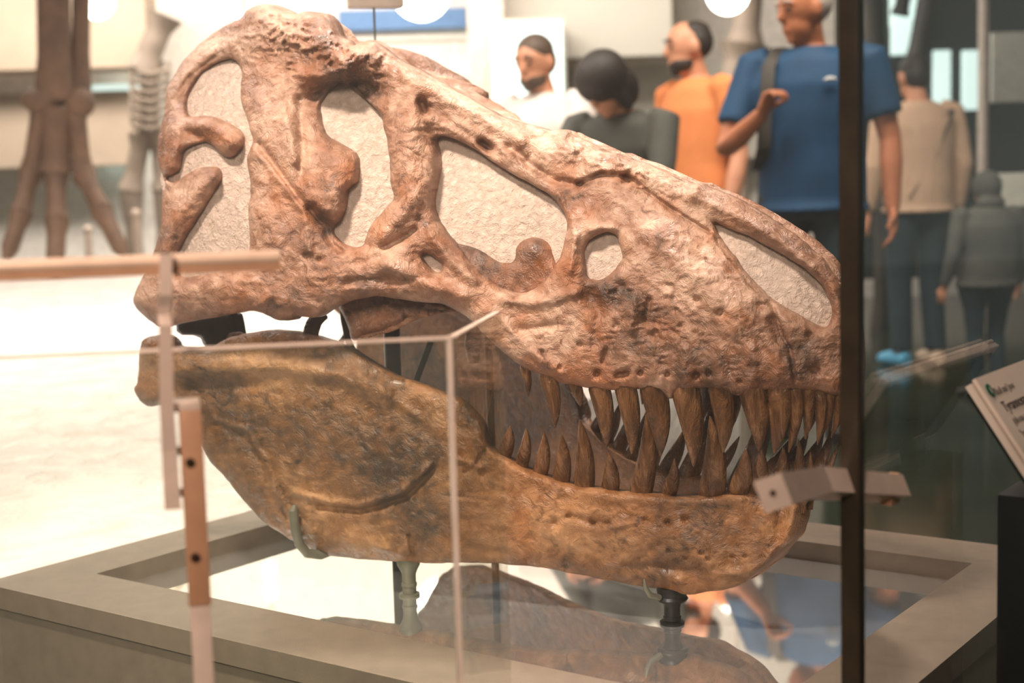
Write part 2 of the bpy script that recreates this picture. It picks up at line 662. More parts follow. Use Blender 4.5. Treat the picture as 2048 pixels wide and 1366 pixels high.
H_ANT = [(864, 285), (874, 270), (905, 276), (934, 291), (978, 317), (1022, 347), (1075, 376), (1107, 396), (1128, 423), (1134, 449), (1131, 479), (1122, 508), (1107, 538),
    (1095, 556), (1075, 576), (1046, 587), (1016, 584), (993, 573), (964, 552), (940, 532), (923, 508), (905, 485), (888, 468), (870, 440), (861, 415), (861, 396), (868, 361), (873, 329), (870, 300)]
H_MAX = [(1204, 466), (1180, 476), (1163, 500), (1166, 526), (1170, 558), (1198, 561), (1213, 555), (1236, 532), (1246, 514), (1239, 491), (1233, 470), (1216, 464)]
H_NAR = [(1425, 442), (1446, 452), (1487, 467), (1531, 490), (1575, 514), (1604, 533), (1630, 555), (1648, 578), (1662, 607), (1665, 630), (1655, 652), (1642, 655), (1619, 643),
    (1589, 626), (1560, 611), (1540, 597), (1516, 573), (1487, 544), (1472, 519), (1455, 502), (1443, 481), (1431, 461)]
H_JUG = [(841, 508), (855, 505), (876, 520), (886, 532), (883, 543), (870, 545), (852, 532), (841, 517)]
INNER = [(880, 450), (905, 484), (934, 490), (964, 503), (988, 517), (1005, 525), (1022, 528), (1031, 515), (1031, 495), (1045, 480), (1065, 474), (1085, 478),
    (1100, 492), (1106, 510), (1118, 545), (1095, 590), (1046, 608), (1000, 600), (950, 565), (905, 520), (880, 490)]

CR_FEAT = [
    # rugose boss over the orbit and horn
    ([(530, 60), (590, 80), (640, 90), (675, 120)], 48, 0.055), ([(520, 30), (560, 40)], 30, 0.018), ([(640, 50), (665, 90)], 28, 0.02),
    ([(600, 150), (655, 150), (690, 140)], 16, 0.020), ([(715, 105), (745, 110)], 26, 0.028),
    ([(620, 198), (665, 182), (710, 170), (745, 185)], 20, -0.034), ([(560, 95), (600, 115)], 12, -0.010),
    # postorbital bar and its flange
    ([(545, 150), (560, 240), (590, 330), (640, 420)], 30, 0.020), ([(600, 200), (605, 300), (600, 360)], 9, -0.012), ([(575, 240), (590, 320)], 10, 0.010),
    ([(660, 330), (670, 380)], 34, 0.016), ([(520, 200), (530, 300)], 16, 0.010), ([(520, 290), (555, 340), (600, 400), (640, 445)], 7, -0.016),
    ([(505, 300), (540, 330), (575, 375), (612, 425)], 8, 0.009), ([(625, 420), (650, 450), (662, 470)], 12, -0.030),
    ([(520, 420), (550, 480), (600, 500)], 26, 0.008), ([(580, 490), (600, 460)], 10, -0.008), ([(610, 440), (618, 500)], 10, 0.012),
    # squamosal arch
    ([(340, 190), (370, 140), (430, 95), (490, 70)], 14, 0.012), ([(350, 200), (375, 160), (430, 115)], 6, -0.010), ([(345, 250), (350, 300), (335, 330)], 16, 0.016),
    ([(385, 245), (430, 255), (465, 285)], 14, 0.014), ([(375, 265), (400, 275)], 10, -0.016), ([(425, 350), (380, 400), (345, 450), (330, 500)], 14, 0.014), ([(345, 385), (400, 350)], 10, -0.006),
    # quadrate and jugal bar
    ([(285, 600), (330, 590)], 34, 0.018), ([(330, 560), (345, 600), (330, 640)], 8, -0.010), ([(360, 590), (450, 580), (520, 585)], 30, 0.014), ([(540, 590), (520, 610), (500, 620)], 7, 0.008),
    ([(480, 560), (540, 565)], 6, 0.006), ([(600, 570), (700, 545), (800, 520)], 26, 0.010), ([(560, 600), (600, 610)], 22, 0.010),
    ([(680, 500), (665, 490)], 8, -0.014), ([(612, 512)], 6, -0.014), ([(640, 520)], 7, -0.012), ([(700, 530), (760, 515)], 8, -0.006), ([(690, 570), (760, 560), (830, 560)], 10, -0.008),
    ([(640, 590), (740, 570)], 14, 0.006), ([(770, 530), (870, 575), (930, 590)], 16, 0.012),
    # lacrimal
    ([(830, 190), (815, 280), (820, 370)], 30, 0.018), ([(842, 205), (850, 225)], 9, -0.030), ([(865, 260), (880, 270)], 16, -0.012), ([(790, 270), (840, 262)], 5, -0.006), ([(800, 290), (850, 320)], 5, -0.005),
    ([(825, 400), (800, 430), (765, 470)], 22, 0.018), ([(765, 495), (800, 480), (830, 460)], 7, -0.014), ([(860, 470), (900, 520), (950, 560)], 12, 0.010), ([(840, 440), (850, 470)], 8, -0.006),
    ([(866, 510), (890, 545)], 6, 0.004),
    # top of the snout
    ([(790, 135), (860, 175), (950, 225), (1040, 275)], 20, 0.024), ([(1000, 235), (1060, 260), (1090, 268)], 14, -0.004), ([(965, 285), (980, 296)], 10, -0.034), ([(900, 240), (980, 290), (1060, 330)], 15, 0.008),
    ([(860, 215), (930, 265), (1000, 310)], 8, -0.008), ([(1020, 295), (1060, 330), (1110, 362), (1160, 370)], 9, -0.016), ([(1160, 368), (1200, 350), (1245, 352)], 7, -0.014), ([(1125, 275), (1140, 300)], 16, 0.014),
    ([(1155, 330), (1180, 300)], 16, -0.006), ([(1235, 318), (1250, 335)], 14, 0.014), ([(1250, 352), (1256, 360)], 9, -0.02), ([(1050, 290), (1120, 310), (1180, 320)], 22, 0.012), ([(1200, 330), (1290, 345), (1380, 385)], 22, 0.014), ([(1396, 372)], 10, 0.008),
    ([(1390, 390), (1480, 430), (1560, 480), (1620, 540)], 16, 0.014),
    # maxilla
    ([(1140, 400), (1200, 410), (1250, 440)], 24, -0.010), ([(1115, 390), (1150, 470), (1140, 540)], 10, 0.010), ([(1180, 460), (1235, 455)], 10, 0.008), ([(1258, 355), (1310, 395), (1370, 435), (1420, 465)], 4, -0.014), ([(1425, 470), (1450, 505), (1480, 545), (1530, 600)], 7, 0.010),
    ([(1432, 478), (1462, 520), (1500, 570), (1545, 610), (1560, 660), (1580, 700), (1590, 760)], 4, -0.012), ([(1545, 640), (1560, 680)], 10, -0.012), ([(1320, 480), (1400, 560), (1470, 640)], 40, 0.016),
    ([(1370, 500), (1390, 520)], 12, -0.008), ([(1290, 490)], 12, -0.008), ([(1395, 600)], 7, -0.014), ([(1440, 625)], 10, -0.012), ([(1520, 610)], 9, -0.008), ([(1180, 590), (1200, 620)], 18, -0.016), ([(1240, 575), (1230, 605)], 14, -0.010), ([(1298, 600), (1290, 640)], 6, -0.012),
    ([(1270, 600), (1260, 660)], 9, 0.008), ([(1195, 640), (1190, 690)], 9, -0.008), ([(1010, 600), (1080, 605), (1150, 585)], 10, 0.010), ([(1035, 660), (1120, 650)], 9, -0.006), ([(980, 620), (1060, 700), (1120, 745)], 10, 0.008),
    ([(1195, 748)], 7, -0.018), ([(1237, 750), (1252, 747)], 7, -0.020), ([(1281, 746)], 6, -0.016), ([(1335, 748)], 6, -0.012), ([(1392, 750)], 7, -0.018), ([(1418, 748)], 6, -0.012), ([(1212, 700), (1205, 725)], 5, -0.012),
    ([(1120, 735)], 5, -0.010), ([(1085, 705)], 6, -0.010), ([(1160, 690)], 6, -0.009), ([(1478, 763)], 5, -0.008), ([(1620, 670)], 7, -0.012), ([(1630, 740)], 12, -0.014), ([(1600, 700)], 9, -0.006), ([(1500, 735)], 6, -0.006),
    ([(1300, 700), (1320, 770)], 14, 0.007), ([(1370, 700), (1368, 775)], 14, 0.007), ([(1440, 700), (1440, 770)], 14, 0.007), ([(1505, 700), (1503, 775)], 14, 0.007), ([(1555, 700), (1556, 775)], 12, 0.005),
]
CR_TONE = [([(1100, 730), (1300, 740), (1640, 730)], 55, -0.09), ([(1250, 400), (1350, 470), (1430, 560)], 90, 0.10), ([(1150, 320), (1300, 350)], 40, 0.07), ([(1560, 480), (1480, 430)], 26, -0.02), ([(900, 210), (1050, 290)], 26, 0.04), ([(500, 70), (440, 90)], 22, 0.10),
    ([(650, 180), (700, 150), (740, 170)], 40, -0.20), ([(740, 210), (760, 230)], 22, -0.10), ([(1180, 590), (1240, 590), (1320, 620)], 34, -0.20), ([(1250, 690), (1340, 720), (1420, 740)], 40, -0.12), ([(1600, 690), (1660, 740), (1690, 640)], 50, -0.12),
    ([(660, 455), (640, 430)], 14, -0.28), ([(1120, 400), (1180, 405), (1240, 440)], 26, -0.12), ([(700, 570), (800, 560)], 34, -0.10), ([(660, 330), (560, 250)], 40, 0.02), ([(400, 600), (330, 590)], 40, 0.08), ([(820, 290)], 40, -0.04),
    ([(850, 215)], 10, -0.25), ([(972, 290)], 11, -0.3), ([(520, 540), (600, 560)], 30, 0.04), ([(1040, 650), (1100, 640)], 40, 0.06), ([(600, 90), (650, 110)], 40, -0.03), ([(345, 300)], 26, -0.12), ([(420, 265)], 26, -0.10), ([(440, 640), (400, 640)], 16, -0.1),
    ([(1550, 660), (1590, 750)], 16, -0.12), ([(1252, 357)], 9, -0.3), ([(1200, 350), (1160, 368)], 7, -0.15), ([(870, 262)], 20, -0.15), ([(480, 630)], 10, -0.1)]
CR_RUST = [([(345, 290), (335, 330)], 26, 0.55), ([(390, 260), (450, 280)], 18, 0.45), ([(820, 370), (810, 380)], 28, 0.5), ([(760, 475)], 30, 0.55), ([(1060, 740), (1180, 765), (1260, 765)], 24, 0.6), ([(1480, 745), (1520, 760)], 50, 0.5), ([(1330, 650)], 30, 0.55),
    ([(1180, 420), (1140, 430)], 26, 0.45), ([(700, 350)], 34, 0.3), ([(900, 590), (850, 570)], 26, 0.4), ([(1140, 540)], 26, 0.4), ([(520, 130), (530, 110)], 20, 0.3), ([(690, 490), (720, 510)], 16, 0.4), ([(500, 590), (540, 600)], 30, 0.25), ([(1000, 680)], 24, 0.35), ([(1665, 570)], 22, 0.4)]
CR_ROUGH = [([(530, 50), (600, 80), (660, 110), (740, 110)], 62, 2.2), ([(720, 110)], 30, 0.9), ([(1140, 290), (1240, 330), (1330, 360)], 34, 1.3), ([(1240, 620), (1330, 660)], 60, 0.8), ([(640, 540), (700, 540)], 40, 0.7), ([(820, 290)], 50, 0.6), ([(1380, 560)], 90, 0.4)]

skull = empty('dinosaur_skull', tuple(from_skull(np.array([0.65]), np.array([0.0]), np.array([-H_BASE]))[0]))
tag(skull, 'huge brown fossil dinosaur skull with cream-filled openings and long curved teeth', 'skull')

HOLES = [H_TEMP, H_ORB, H_ANT, H_MAX, H_NAR, H_JUG]
cranium = shell('cranium', CRANIUM, HOLES, w_cran, M['bone'], skull, 3.0, 0.0, 0.024, 0.035, CR_FEAT, CR_TONE, CR_RUST, nz=0.0058, edge=34, rough_feats=CR_ROUGH)
far_cranium = shell('cranium', CRANIUM, HOLES, w_cran, M['bone'], skull, 6.0, 0.0, 0.024, 0.035, CR_FEAT, CR_TONE, CR_RUST, nz=0.0045, edge=34, rough_feats=CR_ROUGH, side=-1)


def grow(poly, k):
    p = np.asarray(poly, float)
    a, b = np.roll(p, 1, 0), np.roll(p, -1, 0)
    t = b - a
    n = np.column_stack([t[:, 1], -t[:, 0]])
    n /= np.maximum(np.linalg.norm(n, axis=1, keepdims=True), 1e-6)
    area = 0.5 * np.sum(p[:, 0] * b[:, 1] - b[:, 0] * p[:, 1])
    return p + n * (k if area > 0 else -k)


FILL_OUT = {'temp': [(440, 100), (500, 115), (520, 290), (520, 500), (500, 545), (430, 560), (350, 566), (334, 545), (340, 500), (338, 400), (322, 375), (318, 352), (330, 330), (345, 290), (360, 240), (352, 200), (380, 140)]}
for nm, h, off in (('temp', FILL_OUT['temp'], -0.014), ('orb', grow(H_ORB, 9), -0.016), ('ant', grow(H_ANT, 9), -0.026), ('max', grow(H_MAX, 9), -0.012), ('nar', grow(H_NAR, 8), -0.012), ('jug', grow(H_JUG, 7), -0.012)):
    for sd, par in ((1, cranium), (-1, far_cranium)):
        o = shell('plaster_infill', h, [], w_cran, M['plaster'], par, 4.0 if sd > 0 else 8.0, off, 0.0, 0.032,
                  [([(1015, 400), (1060, 440)], 60, 0.006), ([(1080, 470)], 40, -0.006), ([(900, 330)], 50, -0.004)], nz=0.0022, side=sd)
        if sd > 0: o['label'] = 'cream plaster filling'
for sd, par in ((1, cranium), (-1, far_cranium)):
    shell('inner_bone', INNER, [], w_cran, M['bone'], par, 5.0, -0.026, 0.012, 0.05, [([(1070, 500)], 22, 0.010), ([(1075, 545), (1050, 575)], 30, -0.006)],
          [([(930, 500), (1000, 560), (1070, 560)], 60, -0.22), ([(1070, 490)], 30, -0.22)], [([(1070, 545)], 40, 0.7)], nz=0.004, side=sd)

# roof of the skull between the two flanks
top_px = CRANIUM[5:62]
ts, tz = hit(top_px, w_cran)
tw = w_cran(ts, tz)
K = 9
rv, rf = [], []
for k in range(K):
    u = -1 + 2 * k / (K - 1)
    zz = tz - 0.012 + 0.010 * (1 - u * u) - 0.02 * (abs(u) < 0.5) * np.clip((ts - 0.7) / 0.2, 0, 1) + 0.008 * np.array([fbm(np.array([i * 0.35]), np.array([k * 0.7]), 3)[0] for i in range(len(ts))])
    zz = zz - DROOP * (1 - u) / 2 * np.clip((ts - 0.5) / 0.25, 0, 1)
    rv.append(from_skull(ts, (tw + 0.0) * u, zz))
nt = len(ts)
rv = np.vstack(rv)
low = rv - np.array([0, 0, 0.025])[None]
NR = len(rv)
for k in range(K - 1):
    for i in range(nt - 1):
        q_ = (k * nt + i, k * nt + i + 1, (k + 1) * nt + i + 1, (k + 1) * nt + i)
        rf.append(q_)
        rf.append(tuple(x + NR for x in q_[::-1]))
roof = mesh_obj('skull_roof', np.vstack([rv, low]), rf, M['bone'], skull)
def flat_attr(o, tone, rust):
    for nm, v0 in (('tone', tone), ('rust', rust)):
        a_ = o.data.attributes.new(nm, 'FLOAT', 'POINT')
        a_.data.foreach_set('value', [v0 + random.uniform(-0.06, 0.06) for _ in o.data.vertices])
flat_attr(roof, 0.55, 0.1)

# front of the snout closing the two flanks
# ---- lower jaw
JAW = [(284, 679), (299, 672), (319, 669), (340, 672), (351, 682), (354, 694), (366, 696), (386, 696), (404, 694), (422, 695), (445, 682), (474, 670), (504, 663), (539, 660), (577, 661), (606, 667),
    (630, 673), (665, 683), (694, 694), (720, 711), (753, 732), (791, 752), (840, 768), (875, 780), (900, 793), (918, 798), (935, 814), (950, 829), (966, 850), (972, 878), (976, 893), (988, 902), (1017, 917), (1052, 937),
    (1087, 949), (1128, 963), (1172, 974), (1222, 978), (1275, 984), (1325, 987), (1369, 991), (1421, 990), (1457, 987), (1500, 986), (1540, 990), (1575, 1000), (1596, 1008), (1602, 1020), (1598, 1040), (1592, 1060), (1583, 1081),
    (1560, 1101), (1537, 1128), (1507, 1150), (1487, 1168), (1460, 1178), (1414, 1184), (1384, 1191), (1361, 1187), (1314, 1178), (1267, 1171), (1208, 1159), (1142, 1146), (1069, 1133), (981, 1126), (893, 1126),
    (820, 1126), (761, 1121), (702, 1117), (650, 1109), (618, 1096), (586, 1084), (559, 1065), (524, 1040), (498, 1013), (471, 982), (445, 950), (413, 914), (395, 880), (380, 850), (365, 828), (350, 812), (319, 808), (299, 814),
    (284, 805), (269, 784), (268, 776), (275, 767), (274, 752), (279, 726), (279, 697)]
JW_FEAT = [([(300, 690), (330, 740), (310, 790)], 30, 0.016), ([(340, 700), (345, 780)], 10, -0.012), ([(360, 740), (450, 735), (560, 730), (680, 750), (760, 790)], 20, 0.022), ([(370, 770), (440, 770), (500, 765)], 18, -0.014),
    ([(430, 840), (490, 860), (530, 920), (555, 990), (600, 1050)], 7, 0.010), ([(440, 845), (500, 880), (545, 960), (585, 1030)], 12, -0.008), ([(470, 910), (500, 960)], 26, 0.006), ([(600, 820), (680, 900)], 70, 0.010), ([(580, 800), (585, 880), (600, 960)], 5, 0.004),
    ([(590, 985), (660, 1005), (720, 1010), (800, 985), (860, 930)], 6, 0.010), ([(640, 1012), (720, 1020), (810, 995), (870, 935)], 7, -0.016), ([(610, 1000), (625, 1060)], 14, 0.006), ([(818, 1070), (830, 1125)], 4, -0.010), ([(700, 1080), (800, 1105)], 18, 0.008),
    ([(830, 850), (880, 885), (870, 920)], 14, -0.006), ([(905, 915), (960, 935)], 5, 0.006), ([(970, 900), (950, 930), (930, 945)], 4, -0.008), ([(965, 945)], 7, -0.014), ([(900, 990), (980, 1000)], 4, -0.005), ([(960, 900), (980, 1060)], 14, -0.004),
    ([(960, 880), (1050, 950), (1180, 985), (1330, 997), (1480, 995)], 16, 0.008), ([(1100, 1030), (1250, 1070), (1400, 1100)], 50, 0.014), ([(1090, 1060), (1140, 1090)], 14, 0.006), ([(1150, 1035), (1200, 1050)], 8, -0.006), ([(1230, 1055), (1270, 1045)], 5, 0.006),
    ([(1000, 1110), (950, 1095)], 14, -0.008), ([(1320, 1090), (1250, 1130), (1400, 1140)], 10, -0.006), ([(1137, 1032)], 6, -0.010), ([(1186, 1045)], 5, -0.010), ([(1215, 1046)], 6, -0.010), ([(1110, 1045)], 8, -0.008), ([(1290, 1040)], 6, -0.008), ([(1336, 1045)], 7, -0.012), ([(1372, 1040)], 7, -0.010), ([(1337, 1102)], 4, -0.010), ([(1372, 1115)], 5, -0.010), ([(1402, 1106)], 4, -0.008), ([(1418, 1118)], 4, -0.008),
    ([(1465, 1113)], 4, -0.008), ([(1490, 1113)], 4, -0.008), ([(1590, 1015), (1575, 1080), (1520, 1140)], 10, 0.010), ([(1560, 1010), (1555, 1080)], 10, -0.006), ([(1450, 1150), (1510, 1140)], 10, 0.008), ([(1360, 1160), (1300, 1150)], 12, 0.006), ([(1545, 1020)], 14, 0.006), ([(720, 750), (760, 770), (790, 800), (830, 830)], 9, 0.006)]
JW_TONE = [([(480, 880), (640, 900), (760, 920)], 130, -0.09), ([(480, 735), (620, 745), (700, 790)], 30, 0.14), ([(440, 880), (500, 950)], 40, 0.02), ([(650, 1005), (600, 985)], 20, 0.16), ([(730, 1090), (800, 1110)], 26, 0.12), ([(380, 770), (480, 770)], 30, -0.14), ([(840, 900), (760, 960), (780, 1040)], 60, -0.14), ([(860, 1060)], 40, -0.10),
    ([(1340, 1010), (1420, 1010), (1400, 1100)], 34, -0.16), ([(1250, 1145), (1340, 1120), (1440, 1150)], 24, -0.14), ([(1100, 1060), (1250, 1090)], 50, 0.06), ([(1180, 985), (1250, 995)], 16, 0.12), ([(500, 670), (620, 690), (720, 730)], 26, -0.06), ([(930, 1000), (960, 940)], 30, -0.10), ([(940, 820), (960, 860)], 14, -0.2), ([(740, 790), (770, 800)], 14, 0.14), ([(300, 740)], 30, 0.06)]  # dark patches at jaw front and middle paint in the glass reflection bands
JW_RUST = [([(480, 860), (640, 880), (780, 960)], 120, -0.35), ([(1000, 940), (1100, 990), (1300, 1020)], 50, 0.35), ([(1480, 1050)], 60, 0.3), ([(660, 900), (700, 860)], 46, 0.22), ([(900, 870)], 30, 0.3), ([(600, 800)], 30, 0.15)]
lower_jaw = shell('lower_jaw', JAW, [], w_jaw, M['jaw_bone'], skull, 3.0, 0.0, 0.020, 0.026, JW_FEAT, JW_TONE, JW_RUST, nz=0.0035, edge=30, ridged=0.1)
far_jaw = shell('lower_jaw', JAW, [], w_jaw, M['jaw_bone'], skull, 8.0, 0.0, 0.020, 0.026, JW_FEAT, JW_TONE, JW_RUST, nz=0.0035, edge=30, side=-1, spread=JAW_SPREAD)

# symphysis and snout front: lofts across the midline
def cross_loft(name, pts, wf, mat, parent, bulge):
    s, z = hit(pts, wf)
    w = wf(s, z)
    K = 9
    V, Fc = [], []
    n = len(s)
    for k in range(K):
        u = -1 + 2 * k / (K - 1)
        V.append(from_skull(s - bulge * (1 - u * u), w * u, z))
    for k in range(K - 1):
        for i in range(n - 1):
            Fc.append((k * n + i, k * n + i + 1, (k + 1) * n + i + 1, (k + 1) * n + i))
    o = mesh_obj(name, np.vstack(V), Fc, mat, parent)
    flat_attr(o, 0.48, 0.2)
    m = o.modifiers.new('thick', 'SOLIDIFY'); m.thickness = 0.006; m.offset = 0
    return o
cross_loft('jaw_tip', [(1568, 1000), (1590, 1010), (1594, 1040), (1586, 1062), (1560, 1095), (1530, 1125), (1500, 1145), (1480, 1160), (1450, 1170)], w_jaw, M['jaw_bone'], skull, 0.003)
cross_loft('snout_tip', [(1672, 566), (1686, 596), (1695, 632), (1700, 672), (1700, 730), (1694, 768), (1678, 784)], w_cran, M['bone'], skull, 0.004)


# ---- teeth: (base x, y, width, tip x, y)
UP = [(1047, 736, 20, 1045, 796), (1093, 754, 36, 1099, 859), (1145, 770, 28, 1150, 815), (1196, 778, 42, 1202, 900), (1249, 780, 42, 1253, 911), (1304, 780, 50, 1311, 915),
    (1368, 782, 52, 1377, 937), (1438, 780, 44, 1436, 908), (1502, 782, 50, 1508, 906), (1554, 784, 46, 1539, 910), (1590, 784, 28, 1568, 908), (1612, 784, 26, 1601, 882), (1637, 786, 24, 1626, 893), (1656, 788, 20, 1638, 872), (1676, 790, 20, 1654, 880)]
LO = [(1005, 908, 30, 1008, 855), (1040, 926, 28, 1040, 859), (1076, 945, 32, 1076, 868), (1118, 962, 36, 1111, 873), (1164, 975, 42, 1147, 843), (1216, 982, 36, 1205, 908), (1278, 986, 44, 1281, 832), (1333, 990, 28, 1338, 921),
    (1419, 992, 50, 1409, 836), (1470, 990, 40, 1481, 902), (1508, 992, 34, 1512, 900), (1547, 992, 36, 1556, 899), (1583, 1000, 28, 1587, 882), (1600, 1008, 18, 1611, 908)]


def tooth(par, base, wpx, tip, wf, side, up, off):
    b = skull_point(base, wf, off, side)
    t = skull_point(tip, w_cran if not up else w_cran, off - 0.012, side)
    root = skull_point((base[0] - (tip[0] - base[0]) * 0.1, base[1] + (-18 if not up else 18)), wf, off, side)
    r0 = wpx / FPX * 2.15 * 0.5 * 1.18
    L = (t - b).length
    back = Vector((-AX[0], -AX[1], 0))
    pts, rad = [root], [(r0 * 0.9, r0 * 0.72)]
    N = 9
    for i in range(N + 1):
        u = i / N
        p = b.lerp(t, u) - back * (0.05 * L * math.sin(math.pi * u))
        r = r0 * max(0.0, 1 - u ** 1.9) ** 0.8
        r = max(r, r0 * 0.06)
        pts.append(p)
        rad.append((r, r * 0.78))
    mb = MB().tube(pts, rad, 12, ref=(AX[0], AX[1], 0))
    return mb.build('tooth', M['tooth'], par)


for (bx, by, wp, tx, ty) in UP:
    tooth(cranium, (bx, by), wp, (tx, ty), w_cran, 1, False, -0.004)
    tooth(far_cranium, (bx, by), wp, (tx, ty), w_cran, -1, False, -0.004)
for (bx, by, wp, tx, ty) in LO:
    tooth(lower_jaw, (bx, by), wp, (tx, ty), w_jaw, 1, True, -0.006)
    tooth(far_jaw, (bx, by), wp, (tx, ty), w_jaw, -1, True, -0.006)

# ================================================================ mirrored plinth under the skull
def FR(x, y, z):
    """plinth coordinates (m along the snout axis, m towards the viewer) -> world"""
    p = CEN + AX * x + NX * y
    return Vector((p[0], p[1], z))
IX, IY = 0.672, 0.425
OX, OY = 0.805, 0.575
M['frame'] = simple_mat('painted_frame', (134, 118, 102), 0.42, 0.0, 0.10, 30, 0.0006, 300)
M['floorstone'] = simple_mat('hall_floor_stone', (50, 56, 42), 0.14, 0.0, 0.2, 2.0)
t_ = NT('mirror_glass'); M['mirror'] = t_.fin((0.88, 0.86, 0.82, 1), 0.03, None, 0.86)
plinth = empty('display_plinth', FR(0, 0, 0))
tag(plinth, 'low grey-brown plinth with a mirrored top under the dinosaur skull', 'plinth')
for (a, b, c, d) in (((-OX, OY), (OX, OY), (IX, IY), (-IX, IY)), ((OX, OY), (OX, -OY), (IX, -IY), (IX, IY)), ((OX, -OY), (-OX, -OY), (-IX, -IY), (IX, -IY)), ((-OX, -OY), (-OX, OY), (-IX, IY), (-IX, -IY))):
    pts = [a, b, c, d]
    v = [FR(*p, ZF) for p in pts] + [FR(*p, ZF - 0.04) for p in pts]
    f = [(0, 1, 2, 3), (7, 6, 5, 4)] + [(k, k + 4, (k + 1) % 4 + 4, (k + 1) % 4) for k in range(4)]
    MB().add(v, f).build('frame_board', M['frame'], plinth, smooth=False, merge=True)
v = [FR(sx * IX, sy * IY, ZF - 0.035) for sx, sy in ((-1, 1), (1, 1), (1, -1), (-1, -1))]
w_ = [p - Vector((0, 0, 0.005)) for p in v]
MB().add(v + w_, [(0, 1, 2, 3), (7, 6, 5, 4)] + [(k, k + 4, (k + 1) % 4 + 4, (k + 1) % 4) for k in range(4)]).build('mirror_top', M['mirror'], plinth, smooth=False)
for (a, b) in (((-OX, OY), (OX, OY)), ((OX, OY), (OX, -OY)), ((OX, -OY), (-OX, -OY)), ((-OX, -OY), (-OX, OY))):
    q = 0.985
    a, b = (a[0] * q, a[1] * q), (b[0] * q, b[1] * q)
    a2, b2 = (a[0] * 0.96, a[1] * 0.96), (b[0] * 0.96, b[1] * 0.96)
    v = [FR(*p, zz) for zz in (ZF - 0.042, 0.0) for p in (a, b, b2, a2)]
    MB().add(v, [(0, 1, 2, 3), (7, 6, 5, 4)] + [(k, k + 4, (k + 1) % 4 + 4, (k + 1) % 4) for k in range(4)]).build('side_board', M['frame'], plinth, smooth=False, merge=True)
mesh_obj('floor', [(-14, -4, 0), (14, -4, 0), (14, 16, 0), (-14, 16, 0)], [(0, 1, 2, 3)], M['floorstone'], smooth=False)['kind'] = 'structure'
M['wall'] = simple_mat('wall_paint', (226, 216, 204), 0.8)
mesh_obj('wall_back', [(-14, 12.6, 0), (14, 12.6, 0), (14, 12.6, 4.6), (-14, 12.6, 4.6)], [(0, 1, 2, 3)], M['wall'], smooth=False)['kind'] = 'structure'
mesh_obj('ceiling', [(-14, -4, 4.6), (14, -4, 4.6), (14, 16, 4.6), (-14, 16, 4.6)], [(3, 2, 1, 0)], M['wall'], smooth=False)['kind'] = 'structure'

# ================================================================ armature that carries the skull
M['steel_dark'] = simple_mat('black_painted_steel', (30, 30, 28), 0.35, 0.3, 0.15)
M['steel_grey'] = simple_mat('grey_painted_steel', (112, 108, 92), 0.45, 0.2, 0.1)
M['brass_brown'] = simple_mat('brown_steel', (74, 62, 44), 0.4, 0.4, 0.15)
ZM = ZF - 0.035


def mid_point(px, py, l=0.0):
    """point of the sight line (px, py) that lies at lateral distance l from the skull's mid plane"""
    d = rays([(px, py)])[0]
    t = (l + TIP @ NX) / (d[:2] @ NX)
    p = d * t
    return Vector((p[0], p[1], p[2] + Z0))


stand = empty('mount_stand', (CEN[0], CEN[1], ZM))
tag(stand, 'dark steel armature of poles, cups and hooks carrying the dinosaur skull', 'stand')


def lathe(mb, base, prof, n=20):
    return mb.tube([Vector((base[0], base[1], z)) for z, r in prof], [max(r, 1e-4) for z, r in prof], n)


def support(px, py, cup, stem, mat):
    p = skull_point((px, py), w_jaw, -0.012)
    zt = p.z + 0.004
    zs = zt - 1.35 * cup
    mb = MB()
    lathe(mb, p, [(ZM, stem * 1.5), (ZM + 0.004, stem * 1.5), (ZM + 0.005, stem), (zs - 0.022, stem), (zs - 0.021, stem * 1.12), (zs - 0.016, stem * 1.12), (zs - 0.015, stem), (zs, stem), (zs + 0.4 * cup, stem * 1.25), (zs + 0.8 * cup, cup * 0.95), (zt - 0.005, cup), (zt, cup * 0.95)])
    return mb.build('support_post', mat, stand)


support(808, 1124, 0.0215, 0.0125, M['steel_grey'])
support(1336, 1180, 0.026, 0.0135, M['steel_dark'])
# pads under the front cup
p = skull_point((1336, 1180), w_jaw, -0.012)
mb = MB()
for k, (dz, r) in enumerate(((0.000, 0.021), (-0.008, 0.024), (-0.016, 0.027))):
    mb.tube([Vector((p.x, p.y, p.z + dz - 0.004)), Vector((p.x, p.y, p.z + dz)), Vector((p.x, p.y, p.z + dz + 0.005))], [r * 0.9, r, r * 0.88], 20)
mb.build('rubber_pad', M['steel_dark'], stand)
# prong and hook gripping the jaw
MB().tube([skull_point(q, w_jaw, o_) for q, o_ in (((1306, 1150), 0.028), ((1310, 1168), 0.030), ((1316, 1183), 0.026), ((1326, 1192), 0.010))], [0.0015, 0.004, 0.005, 0.005], 10).build('prong', M['steel_grey'], stand)
MB().tube([skull_point(q, w_jaw, o_) for q, o_ in (((610, 1006), 0.026), ((613, 1014), 0.034), ((618, 1046), 0.036), ((625, 1080), 0.034), ((634, 1100), 0.026), ((646, 1108), 0.006), ((656, 1104), -0.02))], [0.004, 0.0085, 0.0090, 0.0090, 0.0092, 0.009, 0.008], 12).build('hook', M['steel_grey'], stand)
